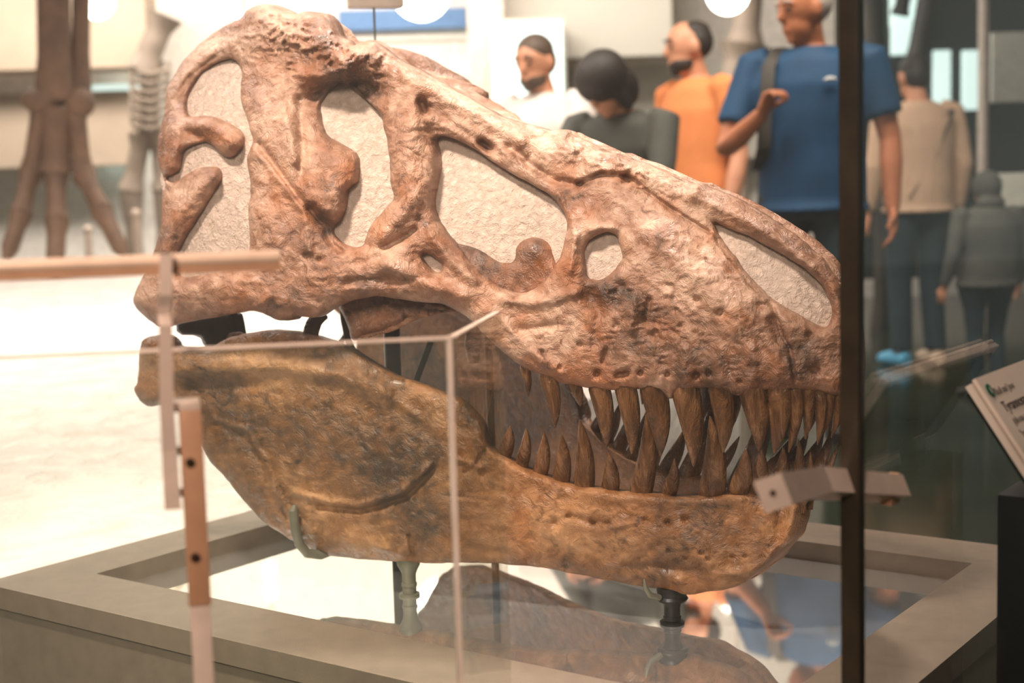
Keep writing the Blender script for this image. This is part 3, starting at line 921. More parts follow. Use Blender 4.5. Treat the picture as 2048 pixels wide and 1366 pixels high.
# poles inside the jaws
q = mid_point(787, 760, 0.02)
MB().tube([(q.x, q.y, ZM), (q.x, q.y, ZC - 0.06)], 0.0155, 16).build('pole', M['steel_dark'], stand)
q2 = mid_point(982, 850, -0.02)
MB().tube([(q2.x, q2.y, ZM), (q2.x, q2.y, ZC - 0.20)], 0.0072, 12).build('pole', M['brass_brown'], stand)
MB().tube([mid_point(862, 682, 0.0), mid_point(836, 752, 0.02), mid_point(800, 850, 0.02)], 0.006, 10).build('strut', M['steel_dark'], stand)
mb = MB()
mb.tube([mid_point(948, 655, 0.02), mid_point(946, 690, 0.02), mid_point(948, 726, 0.02)], [(0.014, 0.014), (0.016, 0.014), (0.010, 0.010)], 10)
mb.build('clamp', M['steel_dark'], stand)
MB().tube([mid_point(684, 606, 0.1), mid_point(688, 640, 0.11), mid_point(696, 680, 0.11), mid_point(716, 722, 0.1), mid_point(735, 760, 0.1)], 0.0062, 10).build('hook', M['brass_brown'], stand)
MB().tube([mid_point(700, 602, 0.08), mid_point(701, 640, 0.08), mid_point(690, 672, 0.1), mid_point(682, 684, 0.12)], 0.005, 10).build('hook', M['steel_dark'], stand)

# inner parts seen between the jaws
o = shell('jaw_joint_wedge', [(352, 640), (400, 630), (463, 622), (470, 650), (476, 682), (442, 696), (424, 700), (408, 694), (398, 672), (352, 670)], [], w_jaw, M['steel_dark'], skull, 5.0, -0.06, 0.012, 0.05, nz=0.002)  # black wedge set between cranium and lower jaw
o['label'] = 'black wedge in the jaw joint'
o = shell('palate_bone', [(672, 604), (700, 594), (760, 584), (826, 592), (880, 596), (920, 624), (861, 628), (815, 642), (790, 654), (765, 666), (745, 669), (722, 678), (703, 684), (697, 650)], [], w_cran, M['bone'], skull, 4.0, -0.07, 0.018, 0.05,
          [([(700, 620), (760, 600)], 14, -0.012), ([(720, 660), (800, 635)], 12, 0.012)], [([(700, 620), (760, 605), (840, 610)], 30, -0.22), ([(760, 650), (800, 640)], 20, 0.02)], [([(760, 650)], 30, 0.4)], nz=0.007, edge=16, ridged=1.0)
o = shell('joint_strap', [(640, 626), (622, 632), (610, 648), (604, 674), (628, 680), (630, 660), (636, 646), (652, 636)], [], w_jaw, M['brass_brown'], skull, 4.0, -0.03, 0.006, 0.02, nz=0.001, edge=10)
o = shell('shoulder_flange', [(452, 668), (452, 690), (470, 700), (500, 700), (490, 672), (470, 664)], [], w_jaw, M['dark_bone'], skull, 5.0, -0.05, 0.006, 0.03, nz=0.001, edge=10)
# braincase between the flanks
mb = MB()
for s_, r_, z_ in ((1.02, 0.085, 0.14), (0.86, 0.06, 0.10)):
    c = from_skull(np.array([s_]), np.array([0.0]), np.array([z_]))[0]
    mb.ball(c, (r_, r_, r_ * 1.1), 20)
mb.build('braincase', M['dark_bone'], skull)
for sg in (1, -1):
    pts = [Vector(from_skull(np.array([a]), np.array([b * sg]), np.array([c]))[0]) for a, b, c in ((1.08, 0.20, -0.16), (0.95, 0.09, -0.13), (0.75, 0.05, -0.17), (0.5, 0.03, -0.19))]
    MB().tube(pts, [0.02, 0.026, 0.022, 0.012], 10).build('pterygoid', M['dark_bone'], skull)

# ================================================================ barrier, hand rail and glass in front
M['bronze'] = simple_mat('brushed_bronze', (226, 186, 158), 0.34, 0.15, 0.06, 40)
M['bronze_dark'] = simple_mat('bronze_post', (186, 134, 100), 0.40, 0.12, 0.08, 40)
M['pewter'] = simple_mat('bracket_steel', (212, 180, 160), 0.36, 0.15, 0.06, 40)
M['black_post'] = simple_mat('black_case_post', (62, 50, 38), 0.30, 0.1, 0.2)
M['screw'] = simple_mat('screw_steel', (66, 46, 32), 0.4, 0.6)


def glass_mat(name, tint, veil, veilcol):
    t = NT(name)
    t.n.remove(t.bsdf)
    tr = t.node('ShaderNodeBsdfTransparent'); tr.inputs[0].default_value = tint
    gl = t.node('ShaderNodeBsdfGlossy'); gl.inputs['Roughness'].default_value = 0.0
    gl.inputs['Color'].default_value = (1, 1, 1, 1)
    lw = t.node('ShaderNodeLayerWeight'); lw.inputs['Blend'].default_value = 0.5
    frf = t.math('ADD', t.math('MULTIPLY', t.math('POWER', lw.outputs['Facing'], 4.0), 0.5), 0.02)
    m1 = t.node('ShaderNodeMixShader')
    t.link(frf, m1.inputs[0]); t.link(tr.outputs[0], m1.inputs[1]); t.link(gl.outputs[0], m1.inputs[2])
    df = t.node('ShaderNodeBsdfDiffuse'); df.inputs[0].default_value = veilcol
    m2 = t.node('ShaderNodeMixShader')
    m2.inputs[0].default_value = veil  # diffuse share stands in for the haze of hall reflections on the glass
    t.link(m1.outputs[0], m2.inputs[1]); t.link(df.outputs[0], m2.inputs[2])
    t.link(m2.outputs[0], t.out.inputs['Surface'])
    return t.m


M['case_glass'] = glass_mat('veiled_case_glass', (0.985, 0.99, 0.98, 1), 0.0075, lin(255, 236, 222))
M['rail_glass'] = glass_mat('greenish_barrier_glass', (0.94, 0.96, 0.93, 1), 0.013, lin(240, 236, 222))
M['glass_edge'] = simple_mat('polished_glass_edge', (226, 196, 176), 0.25)

BANG = math.radians(14)
BD = Vector((math.cos(BANG), math.sin(BANG), 0))       # along the barrier
BN = Vector((math.sin(BANG), -math.cos(BANG), 0))      # towards the viewer
KP = at(893, 679, 1.45)


def bar(px, py, off=0.0):
    d = Vector(rays([(px, py)])[0])
    o = Vector((0, 0, ZC))
    n = BN
    t = (KP + BN * off - o).dot(n) / d.dot(n)
    return o + d * t


def strip(mb, pts, wd, w, td, t):
    """flat bar along pts: width w along wd, thickness t along td"""
    wd, td = Vector(wd).normalized(), Vector(td).normalized()
    v, f = [], []
    for i, p in enumerate(pts):
        ww = w[i] if isinstance(w, (list, tuple)) else w
        for a, b in ((-1, -1), (1, -1), (1, 1), (-1, 1)):
            v.append(Vector(p) + wd * (a * ww / 2) + td * (b * t / 2))
    for i in range(len(pts) - 1):
        for k in range(4):
            f.append((i * 4 + k, i * 4 + (k + 1) % 4, i * 4 + 4 + (k + 1) % 4, i * 4 + 4 + k))
    n = len(pts)
    f += [(3, 2, 1, 0), (4 * n - 4, 4 * n - 3, 4 * n - 2, 4 * n - 1)]
    return mb.add(v, f)


UPV = Vector((0, 0, 1))
pp = bar(388, 1000, 0.02)
rail = empty('handrail', (pp.x, pp.y, 0))
tag(rail, 'bronze handrail with its slim post and clip in front of the skull', 'handrail')
a, b = bar(-150, 540, 0.045), bar(560, 514, 0.045)
mb = MB().tube([a, b - BD * 0.0005, b], [0.0068, 0.0068, 0.0062], 20)
mb.build('rail_bar', M['bronze'], rail)
strip(MB(), [a - UPV * 0.008, b - UPV * 0.008], UPV, 0.009, BN, 0.0095).build('rail_lip', M['bronze_dark'], rail, smooth=False)
br = [bar(x, y, o_) for x, y, o_ in ((332, 508, 0.058), (331, 590, 0.058), (329, 612, 0.052), (328, 628, 0.050), (331, 650, 0.056), (333, 800, 0.050), (339, 900, 0.045), (346, 1018, 0.045))]
strip(MB(), br, BD, [0.0115, 0.0115, 0.012, 0.012, 0.0125, 0.013, 0.0145, 0.0155], BN, 0.006).build('rail_bracket', M['pewter'], rail, smooth=False, merge=True)
zt, zm_ = bar(388, 815, 0.03).z, bar(388, 1205, 0.03).z
pc = bar(389, 1000, 0.03)
rotb = Matrix.Rotation(BANG, 3, 'Z')
MB().box((pc.x, pc.y, (zt + zm_) / 2), (0.0215, 0.028, zt - zm_), rotb, 0.0015).build('post_sleeve', M['bronze_dark'], rail)
MB().box((pc.x, pc.y, zm_ / 2), (0.0190, 0.024, zm_), rotb, 0.001).build('post_leg', M['pewter'], rail)
MB().box((pc.x - 0.004, pc.y, zt + 0.003), (0.028, 0.03, 0.010), rotb, 0.002).build('post_cap', M['pewter'], rail)
for y_ in (925, 1115):
    q = bar(380 + (y_ - 925) * 0.055, y_, 0.045)
    MB().tube([q - BN * 0.003, q + BN * 0.0012, q + BN * 0.0015], [0.0045, 0.0045, 0.003], 14).build('screw', M['screw'], rail)
for x_, y_ in ((352, 902), (360, 985)):
    q = bar(x_, y_, 0.03)
    MB().tube([q - BD * 0.008, q + BD * 0.010], 0.0045, 10).build('pin', M['steel_dark'], rail)

barrier = empty('glass_barrier', (KP.x, KP.y, 0))
tag(barrier, 'waist-high greenish glass barrier panes with pale polished edges', 'barrier')


def pane(name, p0, p1, z0, z1, th, mat, parent):
    d = (p1 - p0); d.z = 0
    n = Vector((d.y, -d.x, 0)).normalized() * (th / 2)
    v = [p0 + n, p1 + n, p1 - n, p0 - n]
    vv = [Vector((q.x, q.y, z0)) for q in v] + [Vector((q.x, q.y, z1 if not isinstance(z1, tuple) else z1[i in (1, 2)])) for i, q in enumerate(v)]
    return MB().add(vv, [(3, 2, 1, 0), (4, 5, 6, 7), (0, 1, 5, 4), (1, 2, 6, 5), (2, 3, 7, 6), (3, 0, 4, 7)]).build(name, mat, parent, smooth=False)


lp = bar(-260, 729)
pane('pane', lp, KP, 0.0, (lp.z, KP.z), 0.008, M['rail_glass'], barrier)
strip(MB(), [Vector((lp.x, lp.y, lp.z + 0.0015)), KP + UPV * 0.0015], UPV, 0.0025, BN, 0.009).build('polished_edge', M['glass_edge'], barrier, smooth=False)
ke = KP + BD * 0.0025
strip(MB(), [Vector((ke.x, ke.y, 0)), ke + UPV * 0.003], BD, 0.0050, BN, 0.009).build('polished_edge', M['glass_edge'], barrier, smooth=False)
kb = KP + Vector((0.05, 0.30, 0))
pane('pane', KP + Vector((0.006, 0.012, 0)), kb, 0.0, KP.z, 0.008, M['rail_glass'], barrier)
strip(MB(), [KP + Vector((0.006, 0.012, 0.0015)), kb + UPV * 0.0015], UPV, 0.002, BD, 0.008).build('polished_edge', M['glass_edge'], barrier, smooth=False)

# glass case: black corner post and two panes with reflection haze mixed into their colour
PP = at(1705, 1000, 1.55)
case = empty('glass_case', (PP.x, PP.y, 0))
tag(case, 'tall glass case around the skull with one black corner post', 'display case')
rot36 = Matrix.Rotation(-YAW, 3, 'Z')
MB().box((PP.x, PP.y, 1.45), (0.022, 0.017, 2.9), rot36, 0.0015).build('corner_post', M['black_post'], case)
ax3, nx3 = Vector((AX[0], AX[1], 0)), Vector((NX[0], NX[1], 0))
pane('pane', PP - ax3 * 1.62, PP - ax3 * 0.014, 0.0, 2.9, 0.008, M['case_glass'], case)
pane('pane', PP - nx3 * 0.014, PP - nx3 * 1.25, 0.0, 2.9, 0.008, M['case_glass'], case)

# bent bracket beside the black post
clip = empty('rail_end_bracket', at(1640, 985, 1.5))
tag(clip, 'bent pinkish metal bracket with a screw in its square end beside the black post', 'bracket')
e0, e1, e2 = at(1546, 986, 1.36), at(1632, 966, 1.52), at(1790, 978, 1.62)
d0 = (e1 - e0).normalized()
side0 = d0.cross(UPV).normalized()
tilt = (UPV * 0.93 - side0 * 0.36).normalized()
mb = MB()
strip(mb, [e0, e1, e2], tilt, [0.033, 0.029, 0.026], tilt.cross(d0).normalized(), 0.029)
mb.build('arm', M['pewter'], clip, smooth=False, merge=True)
MB().tube([e0 - d0 * 0.0012, e0 + d0 * 0.003], 0.0032, 14).build('screw', M['screw'], clip)
MB().box(e2 + Vector((-0.006, -0.004, 0.001)), (0.013, 0.03, 0.034), rot36, 0.001).build('end_plate', M['bronze_dark'], clip)

# ================================================================ information panel at the right
M['panel'] = simple_mat('panel_print', (226, 200, 180), 0.5, 0, 0.03)
M['ink'] = simple_mat('panel_ink', (58, 44, 38), 0.6)
M['ink_light'] = simple_mat('panel_ink_light', (120, 104, 92), 0.6)
M['green'] = simple_mat('green_button', (12, 84, 58), 0.25)
P0 = at(1950, 757, 1.70)
ux = -nx3                                            # reading direction
uy = (ax3 * 0.56 - UPV * 0.83).normalized()          # down the page
un = ux.cross(-uy).normalized()
if un.z < 0: un = -un
sign = empty('reading_panel', (P0.x + 0.2, P0.y + 0.2, 0))
tag(sign, 'slanted white information panel with a green round mark beside the glass case', 'sign')


def slab(o, w, h, t, mat, name):
    mb = MB().prism([(0, 0), (w, 0), (w, h), (0, h)], o, ux, uy, un, -t)
    return mb.build(name, mat, sign, smooth=False, merge=True)


slab(P0, 0.43488, 0.18977, 0.00474, M['panel'], 'printed_sheet')
slab(P0 - ux * 0.00791 + uy * 0.00316 - un * 0.00553, 0.4507, 0.17395, 0.00791, M['panel'], 'backing_board')
slab(P0 + uy * 0.19926 - ux * 0.00949 - un * 0.00316, 0.39535, 0.00633, 0.00791, M['panel'], 'ledge')

slab(P0 - ux * 0.004 + uy * 0.012 - un * 0.0145, 0.42, 0.15, 0.004, M['steel_dark'], 'added_dark_plate')  # dark plate added to cut the panel's pale reflection in the case pane


def text(s, x, y, size, mat, parent):
    cu = bpy.data.curves.new('txt', 'FONT')
    cu.body = s
    cu.size = size
    cu.extrude = 0.00032
    tmp = bpy.data.objects.new('txt', cu)
    COL.objects.link(tmp)
    dg = bpy.context.evaluated_depsgraph_get()
    me = bpy.data.meshes.new_from_object(tmp.evaluated_get(dg))
    bpy.data.objects.remove(tmp, do_unlink=True)
    me.name = 'lettering'
    o = bpy.data.objects.new('lettering', me)
    COL.objects.link(o)
    me.materials.clear()
    me.materials.append(mat)
    org = P0 + ux * x + uy * y + un * 0.00047
    m4 = Matrix(((ux.x, -uy.x, un.x, org.x), (ux.y, -uy.y, un.y, org.y), (ux.z, -uy.z, un.z, org.z), (0, 0, 0, 1)))
    o.parent = parent
    o.matrix_parent_inverse = world_of(parent).inverted()
    o.matrix_basis = m4
    return o


text('Skull and jaws', 0.03163, 0.02847, 0.01344, M['ink_light'], sign)
text('Tyrannosaurus rex', 0.02767, 0.05219, 0.02056, M['ink'], sign)
text('(tih-ran-o-SORE-us)', 0.03005, 0.06958, 0.01344, M['ink_light'], sign)
text('"tyrant reptile"', 0.02847, 0.08698, 0.01344, M['ink_light'], sign)
text('This skull', 0.03005, 0.10437, 0.01344, M['ink_light'], sign)
text('master', 0.03163, 0.12019, 0.01344, M['ink_light'], sign)
text('an', 0.03321, 0.136, 0.01344, M['ink_light'], sign)
cb = P0 + ux * 0.02056 + uy * 0.02056
MB().tube([cb - un * 0.00079, cb + un * 0.00127, cb + un * 0.00158], [0.00909, 0.00909, 0.00791], 28, ref=ux).build('green_mark', M['green'], sign)
strip(MB(), [cb + un * 0.0019 - uy * 0.00395, cb + un * 0.0019 + uy * 0.00395], ux, 0.00127, un, 0.00047).build('white_stroke', M['panel'], sign, smooth=False)
pb = P0 + ux * 0.20 + uy * 0.10 - un * 0.03
zt_ = pb.z - 0.055
MB().box((pb.x, pb.y, zt_ / 2), (0.05, 0.26, zt_), rot36, 0.003).build('pedestal', M['steel_dark'], sign)
MB().tube([Vector((pb.x, pb.y, zt_ - 0.005)), pb + un * 0.012], 0.018, 12).build('neck', M['steel_dark'], sign)

# box on a thin rod behind the skull
M['beige_box'] = simple_mat('beige_box', (222, 206, 190), 0.5)
bx_ = at(750, -18, 3.3)
sensor = empty('sensor_box', (bx_.x, bx_.y, ZF))
tag(sensor, 'small beige box on a thin rod standing behind the skull crest', 'sensor')
MB().box((bx_.x, bx_.y, bx_.z), (0.125, 0.05, 0.075), Matrix.Rotation(0.2, 3, 'Z'), 0.003).build('box', M['beige_box'], sensor)
MB().tube([(bx_.x - 0.004, bx_.y, 0.33), (bx_.x - 0.004, bx_.y, bx_.z - 0.03)], 0.0026, 10).build('rod', M['steel_grey'], sensor)
MB().tube([(bx_.x - 0.004, bx_.y, 0.33), (bx_.x - 0.004, bx_.y, 0.345)], [0.03, 0.028], 16).build('foot', M['steel_grey'], sensor)

# ================================================================ the hall behind
def emit_mat(name, rgb, strength):
    t = NT(name)
    t.bsdf.inputs['Base Color'].default_value = lin(*rgb)
    t.bsdf.inputs['Emission Color'].default_value = lin(*rgb)
    t.bsdf.inputs['Emission Strength'].default_value = strength
    return t.m


t_ = NT('platform_plaster')
v_ = t_.coords()
n_ = t_.noise(v_, 7.0, 6, 0.65, 0.5)
M['platform'] = t_.fin(t_.ramp(n_, [(0.3, lin(226, 212, 200)), (0.6, lin(246, 236, 226))]), 0.85, t_.bump(n_, 0.8, 0.05))
M['lamp_glow'] = emit_mat('lamp_glow', (255, 250, 240), 9.0)
M['screen_glow'] = emit_mat('screen_glow', (214, 238, 234), 1.05)
M['strip_glow'] = emit_mat('strip_glow', (205, 242, 244), 1.5)
M['banner'] = simple_mat('blue_banner', (96, 130, 172), 0.7)
M['beam'] = simple_mat('brown_beam', (186, 164, 142), 0.7, 0, 0.1, 2)
M['column'] = simple_mat('column_paint', (206, 190, 176), 0.7)
M['greywall'] = simple_mat('grey_upper_wall', (196, 188, 174), 0.8, 0, 0.06, 1.5)
M['darkwall'] = simple_mat('dark_exhibit_wall', (36, 40, 35), 0.6, 0, 0.2, 2)
M['skel'] = simple_mat('mounted_bone', (122, 92, 70), 0.6, 0, 0.25, 8, 0.01, 30)
M['skel_grey'] = simple_mat('grey_mounted_bone', (150, 132, 116), 0.6, 0, 0.2, 8)
M['skel_dark'] = simple_mat('dark_mounted_bone', (52, 46, 38), 0.5, 0, 0.3, 6)
M['stanchion'] = simple_mat('pale_stanchion', (214, 190, 172), 0.5)
M['white_board'] = simple_mat('white_board', (216, 214, 200), 0.6)

# sculpted platform
xs = np.linspace(-9.5, 0.8, 130)
V, F = [], []
NY = 90
rows = []
for x in xs:
    # near edge: along the plinth's left side, or its front line further left
    # plinth side line x_pl = -OX  ->  point CEN - AX*OX + NX*t ; solve t for this x
    t = (x - (CEN - AX * (OX + 0.004))[0]) / NX[0]
    ynear = (CEN - AX * (OX + 0.004) + NX * t)[1]
    if t > OY:
        t2 = (x - (CEN + NX * OY)[0]) / AX[0]
        ynear = (CEN + NX * OY + AX * t2)[1]
    yfar = np.interp(x, [-1.6, -0.4, 0.0, 0.8], [8.7, 5.6, 5.0, 4.6])
    rows.append((ynear, max(yfar, ynear + 0.02)))
for i, x in enumerate(xs):
    y0, y1 = rows[i]
    for j in range(NY):
        u = (j / (NY - 1)) ** 1.6
        y = y0 + (y1 - y0) * u
        near = min(1.0, (y - y0) / 0.5)
        z = ZF - 0.004 + max(0, y - 3.0) * 0.053 + near * 0.035 * float(fbm(np.array([x * 2.2]), np.array([y * 2.2]), 5)[0])
        V.append((x, y, z))
n0 = len(V)
for i in range(len(xs) - 1):
    for j in range(NY - 1):
        a = i * NY + j
        F.append((a, a + NY, a + NY + 1, a + 1))
# skirt
bd = [i * NY for i in range(len(xs))] + [(len(xs) - 1) * NY + j for j in range(1, NY)] + [i * NY + NY - 1 for i in range(len(xs) - 2, -1, -1)] + [j for j in range(NY - 2, 0, -1)]
for k in bd: V.append((V[k][0], V[k][1], 0.0))
for k in range(len(bd)):
    k2 = (k + 1) % len(bd)
    F.append((bd[k], n0 + k, n0 + k2, bd[k2]))
plat = mesh_obj('skeleton_platform', V, F, M['platform'])
tag(plat, 'broad white rough plaster platform left of and behind the plinth', 'platform')


def wbox(name, x0, y0, x1, y1, d, th, mat, label=None, cat=None, group=None, kind=None, parent=None):
    """box whose front face fills photo rectangle (x0,y0)-(x1,y1) at depth d"""
    a, b = at(x0, y1, d), at(x1, y0, d)
    o = MB().box(((a.x + b.x) / 2, d + th / 2, (a.z + b.z) / 2), (abs(b.x - a.x), th, abs(b.z - a.z)), None, 0.004).build(name, mat, parent, smooth=False)
    if label or kind: tag(o, label, cat, group, kind)
    return o


wbox('trim_1', -300, -60, 285, 150, 11.6, 0.4, M['beam'], kind='structure')
wbox('trim_2', -300, 180, 262, 345, 12.0, 0.3, M['beam'], kind='structure')
wbox('trim_3', 955, -200, 1000, 700, 11.2, 0.35, M['column'], kind='structure')
wbox('trim_4', 1000, -200, 1340, 120, 11.6, 0.3, M['greywall'], kind='structure')
wbox('trim_5', 1000, 120, 1560, 330, 12.2, 0.2, M['greywall'], kind='structure')
wbox('trim_6', 600, 78, 952, 86, 11.9, 0.2, M['column'], kind='structure')
wbox('trim_7', 1690, -300, 2300, 560, 10.6, 0.3, M['darkwall'], kind='structure')
wbox('wall_banner', 678, 14, 932, 62, 12.5, 0.11, M['banner'], 'plain blue banner hanging on the pale back wall', 'banner')
sc_ = empty('light_display', at(1058, 220, 11.0))
tag(sc_, 'large glowing white display panel behind the man in white', 'screen')
wbox('glowing_face', 990, 44, 1124, 250, 11.0, 0.1, M['screen_glow'], parent=sc_)
wbox('display_frame', 984, 36, 1130, 258, 11.06, 1.55, M['column'], parent=sc_)
st_ = wbox('light_strip', 940, 118, 958, 200, 11.9, 0.72, M['strip_glow'], 'narrow upright light strip glowing beside the column', 'light')
wbox('doorway_light', 186, 168, 262, 330, 12.3, 0.32, M['screen_glow'], 'bright doorway panel behind the large skeleton legs', 'panel')
wbox('label_board', 1988, 344, 2090, 414, 7.4, 0.03, M['white_board'], 'white label board behind the hooded child', 'sign')
wbox('wall_screen', 1984, 62, 2100, 205, 10.0, 0.05, M['white_board'], 'pale square board on the dark wall at the right', 'board')
wbox('window_1', 1782, -30, 1846, 52, 10.5, 0.05, M['screen_glow'], kind='structure')
wbox('window_2', 1784, 34, 1836, 110, 10.45, 0.05, M['screen_glow'], kind='structure')
wbox('window_3', 1868, 100, 1902, 212, 10.5, 0.05, M['screen_glow'], kind='structure')
wbox('window_4', 1926, 100, 1958, 220, 10.5, 0.05, M['screen_glow'], kind='structure')
pl_ = at(1966, 240, 9.4)
MB().tube([(pl_.x, pl_.y, 0), (pl_.x, pl_.y, 4.6)], 0.035, 14).build('hall_pole', M['column'], None)
tag(bpy.data.objects['hall_pole'], 'slim pinkish pole rising at the far right', 'pole')

# globe lamps
for (x, y, r, d, lab) in ((842, -18, 58, 9.0, 'round white globe lamp hanging above the blue banner'), (1456, -14, 42, 9.0, 'round white globe lamp hanging left of the grey-haired man'),
                          (192, 2, 36, 9.0, 'round white globe lamp hanging by the large skeleton legs')):
    c = at(x, y, d)
    rr = r / FPX * d
    lm = empty('globe_lamp', c)
    tag(lm, lab, 'lamp', 'globe lamps')
    MB().ball(c, rr, 28).build('globe', M['lamp_glow'], lm)
    MB().tube([(c.x, c.y, c.z + rr * 0.9), (c.x, c.y, 4.59)], 0.012, 8).build('stem', M['column'], lm)
    MB().tube([(c.x, c.y, 4.56), (c.x, c.y, 4.595)], 0.07, 16).build('ceiling_rose', M['column'], lm)


# mounted skeletons
def bone(mb, p0, p1, r, k0=1.5, k1=1.4, bend=0.0, n=10):
    p0, p1 = Vector(p0), Vector(p1)
    pts, rad = [], []
    for i in range(9):
        u = i / 8
        p = p0.lerp(p1, u) + Vector((0, -bend * math.sin(math.pi * u), 0))
        e = 1 + (k0 - 1) * max(0, 1 - u / 0.22) ** 0.7 + (k1 - 1) * max(0, (u - 0.78) / 0.22) ** 0.7
        pts.append(p); rad.append((r * e, r * e * 0.85))
    return mb.tube(pts, rad, n)


def plat_z(y): return ZF + max(0, y - 3.0) * 0.053
DS = 8.4
leg = empty('mounted_skeleton', (at(120, 500, DS).x, DS, plat_z(DS)))
tag(leg, 'large brown mounted dinosaur foot and leg bones on the white platform', 'skeleton')
def A(x, y, d=DS): return at(x, y, d)
bone(MB(), A(105, -160), A(110, 200), 0.10, 1.5, 1.25).build('tibia', M['skel'], leg)
bone(MB(), A(165, -160, DS + 0.1), A(160, 195, DS + 0.05), 0.055, 1.5, 1.3).build('fibula', M['skel'], leg)
MB().ball(A(85, 200), (0.13, 0.11, 0.08), 14).build('ankle_bone', M['skel'], leg)
MB().ball(A(160, 205), (0.09, 0.09, 0.09), 14).build('ankle_bone', M['skel'], leg)
for x0, x1, r in ((82, 62, 0.055), (115, 112, 0.085), (152, 165, 0.055)):
    bone(MB(), A(x0, 215), A(x1 + 0, 345), r, 1.2, 1.35).build('metatarsal', M['skel'], leg)
for (xa, ya), (xb, yb), (xc, yc), r in (((60, 350), (42, 430), (12, 520), 0.062), ((112, 350), (114, 445), (110, 545), 0.07), ((168, 350), (205, 425), (250, 515), 0.062)):
    bone(MB(), A(xa, ya), A(xb, yb, DS - 0.15), r, 1.35, 1.25).build('toe_bone', M['skel'], leg)
    bone(MB(), A(xb, yb, DS - 0.15), A(xc, yc, DS - 0.3), r * 0.9, 1.3, 0.5).build('toe_bone', M['skel'], leg)

D2 = 10.2
sk2 = empty('mounted_skeleton', (at(300, 400, D2).x, D2, 0))
tag(sk2, 'grey ribbed skeleton in the background between the leg bones and the skull', 'skeleton')
bone(MB(), at(330, 30, D2), at(285, 140, D2), 0.09).build('neck', M['skel_grey'], sk2)
for k in range(7):
    y = 130 + k * 18
    pts = [at(262, y, D2 + 0.2), at(268, y + 14, D2 - 0.05), at(300, y + 20, D2 - 0.2), at(332, y + 12, D2 - 0.05), at(338, y - 2, D2 + 0.2)]
    MB().tube(pts, 0.02, 8).build('rib', M['skel_grey'], sk2)
bone(MB(), at(300, 120, D2 + 0.2), at(300, 280, D2 + 0.2), 0.07).build('spine', M['skel_grey'], sk2)
bone(MB(), at(285, 270, D2), at(262, 380, D2), 0.07).build('leg_bone', M['skel_grey'], sk2)
bone(MB(), at(318, 270, D2), at(330, 380, D2), 0.07).build('leg_bone', M['skel_grey'], sk2)
bone(MB(), at(262, 380, D2), Vector((at(275, 520, D2).x, D2, 0.0)), 0.06).build('leg_bone', M['skel_grey'], sk2)
bone(MB(), at(330, 380, D2), Vector((at(320, 520, D2).x, D2, 0.0)), 0.06).build('leg_bone', M['skel_grey'], sk2)

D3 = 9.6
sk3 = empty('mounted_skeleton', (at(1790, 200, D3).x, D3, 0))
tag(sk3, 'dark mounted skeleton limbs high up behind the man in tan', 'skeleton')
bone(MB(), at(1740, -60, D3), at(1752, 190, D3), 0.085, 1.4, 1.5).build('limb_bone', M['skel_dark'], sk3)
bone(MB(), at(1868, -70, D3), at(1828, 150, D3), 0.07, 1.5, 1.3).build('limb_bone', M['skel_dark'], sk3)
bone(MB(), at(1752, 190, D3), at(1768, 420, D3), 0.07, 1.4, 1.3).build('limb_bone', M['skel_dark'], sk3)
bone(MB(), at(1815, -40, D3), at(1800, 30, D3), 0.05, 1.4, 1.3).build('limb_bone', M['skel_dark'], sk3)
bone(MB(), at(1768, 420, D3), Vector((at(1762, 640, D3).x, D3, 0.0)), 0.06, 1.3, 1.3).build('limb_bone', M['skel_dark'], sk3)

D4 = 10.4
sk4 = empty('mounted_skeleton', (at(1490, 200, D4).x, D4, 0))
tag(sk4, 'brownish neck and rib skeleton behind the orange and blue shirts', 'skeleton')
bone(MB(), at(1500, -40, D4), at(1490, 90, D4), 0.10).build('neck', M['skel_grey'], sk4)
bone(MB(), at(1490, 90, D4), at(1470, 200, D4), 0.13).build('torso', M['skel_grey'], sk4)
bone(MB(), at(1475, 200, D4), Vector((at(1500, 640, D4).x, D4, 0.0)), 0.05).build('leg_bone', M['skel_grey'], sk4)

for x, y0, y1, d, lab in ((272, 428, 540, 9.3, 'pale stanchion post right beside the grey ribbed skeleton'), (176, 460, 545, 9.9, 'pale stanchion post behind the large toe bones')):
    p = at(x, y0, d)
    so = empty('stanchion', (p.x, p.y, 0))
    tag(so, lab, 'stanchion', 'pale stanchions')
    MB().tube([(p.x, p.y, 0.03), (p.x, p.y, p.z)], 0.028, 12).build('pole', M['stanchion'], so)
    MB().tube([(p.x, p.y, 0.0), (p.x, p.y, 0.02), (p.x, p.y, 0.03)], [0.16, 0.15, 0.04], 18).build('base', M['stanchion'], so)
    MB().ball((p.x, p.y, p.z), 0.034, 12).build('knob', M['stanchion'], so)

M['bulb_glow'] = emit_mat('bulb_glow', (255, 250, 240), 14.0)
pd = empty('pendant_lamp', (-1.61, 9.0, 1.95))
tag(pd, 'twin small white bulbs mirrored as two dots in the plinth', 'lamp')
for z in (1.98, 2.12):
    MB().ball((-1.61, 9.0, z), 0.034, 16).build('bulb', M['bulb_glow'], pd)
MB().tube([(-1.61, 9.03, 1.93), (-1.61, 9.03, 4.59)], 0.008, 8).build('stem', M['column'], pd)

